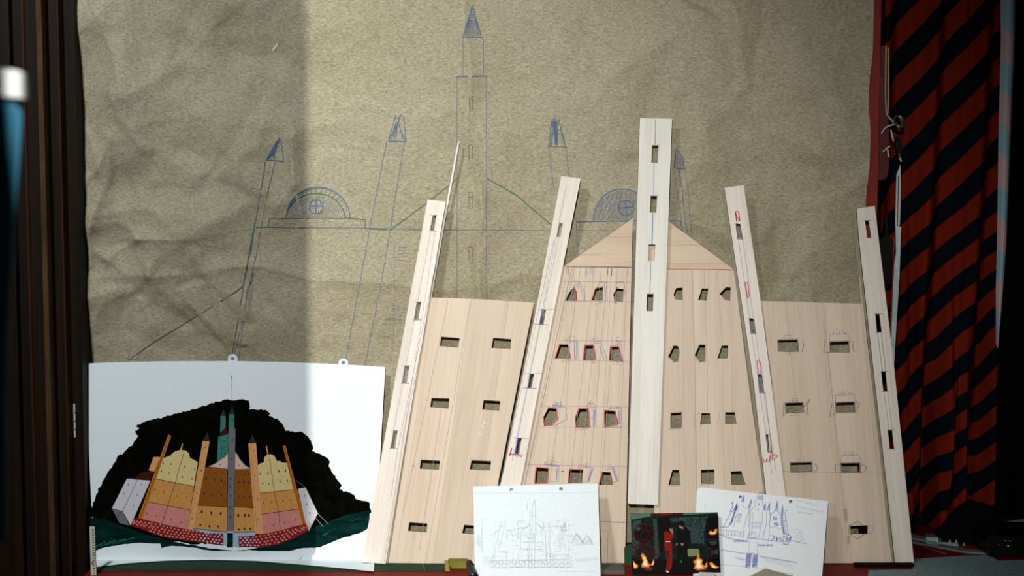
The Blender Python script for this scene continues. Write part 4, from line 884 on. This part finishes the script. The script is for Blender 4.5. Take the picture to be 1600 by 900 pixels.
# ------------------------------------------------------------------ small things along the table front
olive = add_noise(mat('olive_cardboard', (120,116,48), .8), 60, .2)
def stand(name, quad, y0, y1, m_, label, cat, thick=.004, edge=None):
    """upright piece standing on the table, outline in px on a vertical plane"""
    g = MB(); g.slab(vert(y0), [quad], m_, 0, thick, edge); o = g.build(name); tag(o, label, cat); return o
yv = -0.118
def ground_py(y): return next(k/4 for k in range(3200, 4400) if vert(y)(900, k/4).z < TZ+.0005)
gp = ground_py(-0.11)
t_o = MB(); t_o.slab(vert(-0.095), [[(700,877.5),(730,877.5),(731,ground_py(-.095)),(701,ground_py(-.095))]], olive, 0, .02); o = t_o.build('olive_box'); tag(o, 'small olive green cardboard box under the left wing of the castle', 'box')
t_o = MB(); t_o.slab(vert(-0.112), [[(694,876.5),(700,876.5),(703,ground_py(-.112)),(696,ground_py(-.112))]], add_noise(mat('yellow_green_stick', (140,136,74), .8), 60, .2), 0, .005); o = t_o.build('wooden_peg'); tag(o, 'short yellowish peg beside the olive box', 'peg')
bk = mat('black_rubber', (16,15,10), .35, .4)
a = vert(-0.125)(731.5, 875); b_ = vert(-0.165)(740, ground_py(-.165)-5)
g = MB(); N_ = 14; pts = [a.lerp(b_, i/N_) for i in range(N_+1)]
g.tube(pts, [0.0055*math.sqrt(max(0.02, min(1, i/2.2))) if i < 3 else 0.0055+.0002*i for i in range(N_+1)], bk, 14); o = g.build('tool_handle', smooth=True); tag(o, 'black rubber tool handle poking up left of the faint pencil sheet', 'handle')
# folding ruler at the far left
RP = vert(-0.135); g = MB(); gy_ = ground_py(-.135)
rul = empty('folding_ruler', (RP(146, 860).x, -0.135, TZ), 'upright yellowed ruler end with tick marks at the door frame foot', 'ruler')
g.slab(RP, [[(140,823),(147.5,823.5),(150.5,gy_),(142,gy_)]], mat('yellowed_ruler', (200,200,178), .5), 0, .003); g.build('ruler_blade', rul)
g = MB(); tk = mat('ruler_tick', (48,44,34))
for i in range(20):
    y = 828+i*4.0
    if y < gy_-2: g.line(RP, [(143.2+(y-823)*.03, y), (146.6+(y-823)*.03, y)], .9 if i % 5 else 1.6, tk, .0004, 0, 20)
g.line(RP, [(146,876),(143,880),(147,884)], 1.2, tk, .0004, 0, 20); g.build('tick_marks', rul)
# green block, grey board, label, grey card
stand('green_block', [(975.5,857),(992,857),(992,ground_py(-.075)),(976,ground_py(-.075))], -0.075, 0, mat('green_plastic_block', (20,62,36), .4, .4), 'dark green block between castle model and snapshot', 'block', .02)
g = MB(); g.box(SHP(936,880).x, SHP(977,880).x, -0.128, -0.085, TZ, TZ+.007, mat('grey_board', (92,90,80), .8)); o = g.build('grey_board'); tag(o, 'small grey board lying right of the faint pencil sheet', 'board')
g = MB(); g.slab(vert(-0.172), [[(1092.5,894),(1118,895),(1116,ground_py(-.172)),(1094,ground_py(-.172))]], C('white_card_label', (196,190,178)), 0, .001); o = g.build('paper_label'); tag(o, 'small white card label below the snapshot', 'label')
g = MB(); gq = ground_py(-.20)
g.slab(Plane(-.20, TZ, -.172, TZ+.05), [[(1162,min(905,gq)),(1196,888),(1240,900),(1246,gq+2),(1160,gq+2)]], C('grey_cardboard', (142,136,120)), .0, .002); o = g.build('grey_card'); tag(o, 'grey cardboard corner peeking up at the bottom before the blue sketch', 'card')
# teal board on the table at right
tealm = add_noise(mat('grey_teal_cloth', (128,152,152), .9), 120, .2, bump=.3)
g = MB(); g.slab(Flat(TZ), [[(1357,891),(1426,890),(1430,873),(1500,868.5),(1545,867),(1560,876),(1640,874),(1700,980),(1350,980)]], tealm, .002, .002); o = g.build('teal_board'); tag(o, 'grey teal board lying flat at the lower right table corner', 'board')
dkb = mat('black_lacquer', (9,8,6), .3, .5)
g = MB(); q_ = ground_py(-.088); g.slab(vert(-0.088), [[(1336,881.5),(1429,881.5),(1429,q_),(1336,q_)]], mat('black_batten', (14,10,7), .8, .1), 0, .012); o = g.build('black_batten'); tag(o, 'black batten along the foot of the right wing of the castle', 'batten')

g = MB(); g.slab(vert(-0.030), [[(1342,818),(1398,818),(1398,ground_py(-.030)),(1342,ground_py(-.030))]], bpy.data.materials['black_batten'], 0, .003); o = g.build('dark_backing'); tag(o, 'black sheet added for the darkness behind the lowest window of the right wing', 'card')  # added sheet gives the darkness beyond the kraft paper edge
# ------------------------------------------------------------------ striped curtain in the alcove
def stripe_mat(name, ca, cb, period, ang, duty=.5, rough_=.9, off=0.0):
    m = mat(name, ca, rough_, .05); N, L, b = nodes(m)
    tc = N.new('ShaderNodeTexCoord'); sp = N.new('ShaderNodeSeparateXYZ'); L.new(tc.outputs['UV'], sp.inputs[0])
    a1 = N.new('ShaderNodeMath'); a1.operation = 'MULTIPLY'; a1.inputs[1].default_value = -math.sin(ang)/period; L.new(sp.outputs[0], a1.inputs[0])
    a2 = N.new('ShaderNodeMath'); a2.operation = 'MULTIPLY_ADD'; a2.inputs[1].default_value = math.cos(ang)/period; L.new(sp.outputs[1], a2.inputs[0]); L.new(a1.outputs[0], a2.inputs[2])
    a3 = N.new('ShaderNodeMath'); a3.operation = 'ADD'; a3.inputs[1].default_value = off; L.new(a2.outputs[0], a3.inputs[0])
    f_ = N.new('ShaderNodeMath'); f_.operation = 'FRACT'; L.new(a3.outputs[0], f_.inputs[0])
    r = N.new('ShaderNodeValToRGB'); r.color_ramp.interpolation = 'LINEAR'; e = r.color_ramp.elements
    A = tuple(lin(k) for k in ca)+(1,); Bc = tuple(lin(k) for k in cb)+(1,)
    e[0].position = 0; e[0].color = A; e[1].position = 1; e[1].color = Bc
    n1 = r.color_ramp.elements.new(duty-.01); n1.color = A; n2 = r.color_ramp.elements.new(duty+.01); n2.color = Bc
    L.new(f_.outputs[0], r.inputs[0])
    nz = N.new('ShaderNodeTexNoise'); nz.inputs['Scale'].default_value = 500; L.new(tc.outputs['UV'], nz.inputs['Vector'])
    mr = N.new('ShaderNodeMapRange'); mr.inputs[3].default_value = .75; mr.inputs[4].default_value = 1.25; L.new(nz.outputs[0], mr.inputs[0])
    vm = N.new('ShaderNodeVectorMath'); vm.operation = 'SCALE'; L.new(r.outputs[0], vm.inputs[0]); L.new(mr.outputs[0], vm.inputs['Scale']); L.new(vm.outputs[0], b.inputs['Base Color'])
    return m
M['curtain'] = stripe_mat('striped_curtain_cloth', (112,30,14), (12,15,24), 0.068, math.radians(43), .5, off=.12)
cx0 = vert(.13)(1366, 300).x; cx1 = vert(.13)(1566, 300).x
g = MB(); nu, nvz = 130, 150; vv = []; uvs = []
ztop = 2.0
for j in range(nvz+1):
    z = lerp(TZ+.012, ztop, j/nvz); low = max(0, min(1, (1.35-z)/.5))
    arcl = 0; prev = None
    for i in range(nu+1):
        u = i/nu
        x = lerp(cx0, cx1, u)
        ph_ = 2*math.pi*(u*2.6+.35*math.sin(2.2*z+1)+.12*low*math.sin(7*z))
        dy = .011*math.sin(ph_)*(1+.8*low) + .007*(1+1.3*low)*math.sin(2*math.pi*(u*5.3-.5*z)+1.3) + .006*low*math.sin(2*math.pi*(u*9+z*1.2))
        # a sharp pleat two thirds across
        pc_ = .62+.10*math.sin(3.1*(z-.9)); dy -= .016*math.exp(-abs(u-pc_)/.035)*(0.5+.8*low)
        y = .13+dy
        p = Vector((x, y, z))
        if prev: arcl += (p-prev).length
        prev = p; vv.append(p)
        sk_ = .010*low*math.sin(2*math.pi*(u*1.2)+3+5*z)+.006*low*math.sin(2*math.pi*u*3.1+9*z)
        uvs.append((arcl, z+sk_))
g.add(vv, [(j*(nu+1)+i, j*(nu+1)+i+1, (j+1)*(nu+1)+i+1, (j+1)*(nu+1)+i) for j in range(nvz) for i in range(nu)], M['curtain'])
cu = empty('striped_curtain', ((cx0+cx1)/2, .13, TZ+.012), 'dark curtain with diagonal rust red and navy stripes hanging at the right', 'curtain')
g.build('curtain_cloth', cu, smooth=True, uvf=lambda v, i: uvs[i])
M['hem'] = stripe_mat('pale_striped_hem_cloth', (150,190,200), (205,180,180), 0.078, math.radians(-44), .48, off=.15)
hp_ = vert(.085); g = MB(); hv = []; huv = []
edge_l = [(1566,-40),(1567,60),(1565,140),(1563,220),(1562,300),(1561,380),(1559,450),(1559,500),(1559,540)]
edge_r = [(1589,-40),(1588.5,60),(1585,140),(1582,220),(1579,300),(1576,380),(1571,450),(1566,500),(1560,545)]
for (a, b) in zip(edge_l, edge_r):
    for k in range(5):
        t_ = k/4; p = hp_(lerp(a[0], b[0], t_), lerp(a[1], b[1], t_)); p.y += .010*(2*t_-1)**2; hv.append(p); huv.append((p.x, p.z))
nr = len(edge_l)
g.add(hv, [(r_*5+k, (r_+1)*5+k, (r_+1)*5+k+1, r_*5+k+1) for r_ in range(nr-1) for k in range(4)], M['hem'])
tag(g.build('turned_hem', cu, uvf=lambda v, i: huv[i]), 'paler teal and mauve striped edge of the curtain')
# rail out of sight above carries it
g = MB(); g.tube([(xk+.03, .12, 2.0), (1.74, .12, 2.0)], .012, M['door'], 12); o = g.build('curtain_rail'); tag(o, 'dark wooden rail above the striped curtain', 'rail')

# ------------------------------------------------------------------ things hanging in front of the curtain
HP = vert(.06)
g = MB(); stp = rounded([(1366,72),(1386,72),(1388,150),(1389,262),(1386,281),(1365,281),(1364,240)], [0,0,0,8,9,8,0])
hs = empty('leather_strap', (HP(1377, 281).x, .06, HP(1377, 281).z), 'dark red leather strap with rounded end hanging beside the kraft paper', 'strap')
g.slab(HP, [stp], add_noise(mat('dark_red_leather', (84,20,12), .5, .4), 50, .3), 0, .004); g.build('strap', hs)
g = MB(); g.line(HP, [(1370,100),(1376,122),(1378,140)], .8, mat('strap_scratch', (150,70,52)), .0005, .5, 4); g.build('scratch', hs)
cordm = add_noise(mat('braided_cord', (172,160,118), .9), 400, .3)
frm = mat('frayed_cord_end', (206,200,180), .9)
cd_ = empty('braided_cord', (HP(1385, 190).x, .048, HP(1385, 240).z), 'knotted beige braided cord with frayed ends hanging over the red strap', 'cord')
def braid(pts, r, m_, yy, name='cord'):
    g = MB(); pl = vert(yy)
    P3 = []
    for (a, b) in zip(pts[:-1], pts[1:]):
        n = max(1, int(math.hypot(b[0]-a[0], b[1]-a[1])/2.2))
        for i in range(n): P3.append(pl(lerp(a[0], b[0], i/n), lerp(a[1], b[1], i/n)))
    P3.append(pl(*pts[-1]))
    g.tube(P3, [r*(1.0 if i % 2 else .68) for i in range(len(P3))], m_, 7); return g.build(name, cd_, smooth=True)
braid([(1384.5,72),(1384,110),(1383.5,150),(1385,178),(1391,186),(1398,193)], .0019, cordm, .048)
braid([(1388,74),(1388.5,120),(1388,165),(1387,180),(1394,188)], .0016, cordm, .051)
g = MB(); kc = vert(.048)(1404, 190)
for k in range(4):
    g.tube([kc+Vector((.0075*math.cos(a_*.52+k), -.004*math.sin(a_*.52*2+k), .009*math.sin(a_*.52+k*.8))) for a_ in range(13)], .0022, mat('dark_cord_knot', (60,62,48), .9) if k == 0 else cordm if k == 1 else bpy.data.materials['dark_cord_knot'], 7)
tag(g.build('knot', cd_, smooth=True), 'dark knot')
for pts in ([(1398,194),(1388,197),(1382,201),(1377,209)], [(1392,203),(1394,212),(1396,221)], [(1391,228),(1385,232),(1379,238)], [(1387,233),(1388,240),(1389,246)]):
    tag(braid(pts, .0016, frm, .046, 'frayed_end'), 'pale frayed end')
# small black clip with red tip and white strip hanging under the knot
bc = empty('black_clip', (HP(1404, 250).x, .05, HP(1404, 256).z), 'small black clip with a red tip under the cord knot', 'clip')
g = MB(); pl = vert(.05); g.slab(pl, [[(1401,214),(1407,214),(1410,226),(1409,240),(1405,250),(1402,240),(1399,226)]], dkb, 0, .006); g.build('clip_body', bc)
g = MB(); g.slab(pl, [[(1404,240),(1407,241),(1407.5,247),(1405,247)]], M['redpaint'], .002, .003); g.slab(pl, [[(1405,247),(1408,246.5),(1409,253),(1407,252)]], frm, .002, .003); tag(g.build('clip_tip', bc), 'red and white tip')
st = empty('white_batten', (vert(.03)(1398, 560).x, .03, TZ), 'long pale batten standing upright right of the rightmost tower', 'batten')
pl = vert(.03); pale = add_noise(mat('pale_painted_wood', (186,204,200), .6), 80, .1)
gb = next(k/4 for k in range(3000, 4000) if pl(1395, k/4).z < TZ+.001)
g = MB(); g.slab(pl, [[(1401,273),(1407,258),(1407.5,300),(1406,352),(1399,352)]], pale, 0, .003); g.slab(pl, [[(1399.5,352),(1408,354),(1405.5,430),(1400,520),(1395.5,595),(1386,665),(1383,gb),(1377,gb),(1380,660),(1391,585),(1394.5,480),(1396,420),(1400.5,395)]], pale, 0, .004)
g.build('batten_strip', st)
g = MB(); g.slab(vert(.03), [[(1403,275),(1404.5,274),(1403,352),(1401.7,352)]], M['redpaint'], .0006, .0004); g.slab(vert(.03), [[(1396.5,370),(1398,370),(1397,420),(1392,520),(1391,548),(1389.5,548),(1390,520),(1394.5,430)]], M['redpaint'], .0006, .0006); tag(g.build('red_stripe', st), 'thin red stripe')
g = MB(); pl = vert(.045); g.slab(pl, [[(1385+17*math.cos(6.2832*i/32), 407+38*math.sin(6.2832*i/32)) for i in range(32)]], dkb, 0, .008); g.slab(pl, [[(1383,340),(1387,340),(1387,372),(1383,372)]], dkb, -.002, .003)
o = g.build('black_paddle'); tag(o, 'round black disc hanging half behind the rightmost tower', 'disc')

# ------------------------------------------------------------------ clutter at the lower right on the table
steel = mat('dull_steel', (150,172,168), .35, .5, .5)
def bar(name, pts, r, m_, z, label, cat, n=8, tip=None):
    g = MB(); pl = Flat(TZ+z); P3 = [pl(*p) for p in pts]; g.tube(P3, r, m_, n); o = g.build(name, smooth=True); return tag(o, label, cat)
def flatbar(name, quad, z, th, m_, label, cat):
    g = MB(); g.slab(Flat(TZ+z), [quad], m_, th, th); o = g.build(name); return tag(o, label, cat)
flatbar('steel_ruler', [(1396,834),(1425,835),(1470,842),(1497,844),(1497,850),(1465,847),(1424,840),(1396,839)], .0, .004, steel, 'steel rule lying flat right of the castle foot', 'ruler')
flatbar('metal_rail', [(1390,841),(1424,842.5),(1470,850),(1510,857),(1545,860),(1545,864),(1505,861),(1465,853.5),(1424,846),(1390,844)], .0, .003, mat('dark_grey_metal', (120,138,134), .4, .5, .4), 'dark grey metal rail in front of the steel rule', 'rail')
bar('thin_rod', [(1425,850),(1450,857),(1480,866)], .0012, mat('dark_rod', (60,70,64), .5), .0013, 'thin dark rod lying in front of the metal rail', 'rod')
cl = MB(); 
o = None
hb = empty('spring_clamp', (Flat(TZ)(1456,838).x, Flat(TZ)(1456,838).y, TZ), 'small grey clamp lying on the steel rule', 'clamp')
g = MB(); pf = Flat(TZ+.004); g.slab(pf, [[(1445,833),(1462,835),(1466,840),(1447,839)]], steel, .006, .006); g.build('clamp_jaw', hb)
g = MB(); g.slab(pf, [[(1462,834),(1466,834),(1472,841),(1468,842)]], steel, .004, .004); g.build('clamp_arm', hb)
yy = .055
for i, (x, s) in enumerate(((1476,3),(1484,5),(1494,5),(1506,2.5))):
    gz = next(k/4 for k in range(3000, 3700) if vert(yy)(1490, k/4).z < TZ+.001)
    pl = vert(yy); a = pl(x, gz); r_ = s*.0011
    g = MB(); g.lathe((a.x, a.y), [(0.0001, TZ+r_*2), (r_*.55, TZ+r_*.8), (r_, TZ), (0.0001, TZ)], mat('grey_cone_plastic_%d' % i, (130,142,130), .5), 14); o = g.build('cone_tip')
    tag(o, ('leftmost and small', 'second, slightly smaller', 'third and largest', 'last and tiniest')[i]+' of the little grey cones on the table before the curtain', 'cone', 'little grey cones')
# crumpled black cloth before the curtain
g = MB(); nu, nv_ = 36, 14; c0 = Flat(TZ)(1490, 826); vv = []
wx_ = .062; 
for j in range(nv_+1):
    for i in range(nu):
        th = 6.2832*i/nu; ph_ = math.pi/2*j/nv_
        r_ = 1+.12*math.sin(3*th+1)+.08*math.sin(7*th+j*.6)+.05*math.sin(11*th-j)
        hh = 1+.18*math.sin(2*th+.5)+.06*math.sin(9*th+2*j*.5)
        vv.append((c0.x+wx_*r_*math.cos(th)*math.cos(ph_), .075+.018*r_*math.sin(th)*math.cos(ph_), TZ+.062*hh*math.sin(ph_)+.0005))
g.add(vv, [(j*nu+i, j*nu+(i+1) % nu, (j+1)*nu+(i+1) % nu, (j+1)*nu+i) for j in range(nv_) for i in range(nu)], mat('black_cloth', (10,9,9), .9, .05))
o = g.build('black_cloth', smooth=True); tag(o, 'crumpled black cloth bundle at the foot of the striped curtain', 'cloth')
# black box, bright slivers added on it as painted reflections
by = -.03; gz = ground_py(by)
bb = empty('black_box', (vert(by)(1575, gz).x, by, TZ), 'glossy black box with small painted-in highlights, at the right edge', 'box')
g = MB(); xa = vert(by)(1546, 860).x; ztp = vert(by)(1575, 838).z; g.box(xa, xa+.16, by, by+.10, TZ+.0024, ztp, dkb); g.build('box_body', bb)
for (x0, y0, x1) in ((1569,844.5,1576),(1576,845,1582),(1573,853,1580),(1561,851.5,1563.5)):
    g = MB(); pl = vert(by-.001); a = pl(x0, y0); b_ = pl(x1, y0+.5); g.tube([a, (a+b_)/2+Vector((0,-.001,0)), b_], [.0009, .0016, .0007], mat('glint_metal', (250,250,245), .15, .5, 1.0) if 'glint_metal' not in bpy.data.materials else bpy.data.materials['glint_metal'], 8); tag(g.build('box_glint', bb, smooth=True), 'bright sliver standing in for a reflection')
# golden block and pale plastic bag behind it
gy2 = .085; q_ = ground_py(gy2)
g = MB(); g.slab(vert(gy2), [[(1529,825),(1548,821),(1552,814),(1562,814),(1562,828),(1562,q_),(1530,q_)]], add_noise(mat('golden_cardboard', (128,98,40), .6), 40, .4), 0, .02); o = g.build('golden_carton'); tag(o, 'torn golden brown carton behind the black box', 'carton')
bp_ = vert(.06); g = MB()
rows_ = [[(1562,q_),(1564,828),(1570,824),(1585,820),(1612,816)]]
g.slab(bp_, [[(1563,830),(1568,826),(1580,822),(1600,818.5),(1625,816),(1640,q_),(1563,q_)]], add_noise(mat('pale_plastic', (150,160,150), .3, .5), 30, .3, bump=.6), 0, .03); o = g.build('plastic_bag'); tag(o, 'pale translucent plastic bag at the right edge behind the black box', 'bag')

# ------------------------------------------------------------------ out-of-focus tumbler close to the camera, on its pedestal
td = 0.55; ty = CAM.y+td
def tz(py): return vert(ty)(20, py).z
rt = .040; ex = vert(ty)(37, 140).x; tcx = ex-.0312
tb = empty('tumbler', (tcx, ty, 1.255), 'out-of-focus blue tumbler with a white lid at the far left, close to the camera', 'tumbler')
ped_top = 1.255
bluem = mat('blue_plastic', (58,122,150), .8, .1)
exb = lambda px, py: tcx - vert(ty)(px, py).x
g = MB(); g.lathe((tcx, ty), [(.0001, ped_top), (abs(exb(4,700))-.004, ped_top), (abs(exb(4,700)), ped_top+.003), (abs(exb(9,560)), tz(560)), (abs(exb(20,360)), tz(360)), (abs(exb(30,160)), tz(158)), (.0001, tz(158))], bluem, 64); g.build('cup_body', tb, smooth=True)
g = MB(); r1 = abs(exb(37,140)); g.lathe((tcx, ty), [(r1-.003, tz(156)), (r1, tz(154)), (r1, tz(114)), (r1-.003, tz(109)), (.0001, tz(109))], mat('white_plastic_lid', (236,238,236), .45, .3), 64); tag(g.build('lid', tb), 'white lid')
pe = empty('wooden_pedestal', (tcx-.03, ty, 0), 'dark wooden pedestal carrying the blue tumbler', 'pedestal')
pr = vert(ty+.055)(-6, 850).x
g = MB(); g.box(pr-.17, pr, ty-.09, ty+.05, ped_top-.02, ped_top, M['door']); g.build('pedestal_top', pe)
g = MB(); g.box(pr-.15, pr-.02, ty-.07, ty+.03, .03, ped_top-.02, M['door']); g.build('pedestal_column', pe)
g = MB(); g.box(pr-.20, pr+.02, ty-.12, ty+.08, 0, .03, M['door']); g.build('base', pe)

# ------------------------------------------------------------------ unseen flash unit added behind the camera, its flag cuts the light edge
fu = empty('flash_unit', (FLASH.x, FLASH.y, 0), 'added black flash unit behind the camera, its flag shapes the shadow edge', 'lamp')
blk = mat('black_flash_metal', (10,10,10), .6)
g = MB(); g.box(FLASH.x-.05, FLASH.x+.05, FLASH.y-.14, FLASH.y-.02, FLASH.z-.05, FLASH.z+.05, blk); g.build('housing', fu)
g = MB(); g.tube([(FLASH.x, FLASH.y-.08, 0.0), (FLASH.x, FLASH.y-.08, FLASH.z-.05)], .012, blk); g.build('stand', fu)
xs_ = WALL(481, 400).x; ex_ = FLASH.x+(xs_-FLASH.x)*(.15/2.7)
g = MB(); g.box(ex_-.10, ex_, FLASH.y+.15, FLASH.y+.152, FLASH.z-.09, FLASH.z+.06, blk); g.box(FLASH.x-.052, FLASH.x-.050, FLASH.y-.03, FLASH.y+.152, FLASH.z-.05, FLASH.z+.05, blk); g.build('shadow_flag', fu)  # flag added to block the flash left of the shadow edge
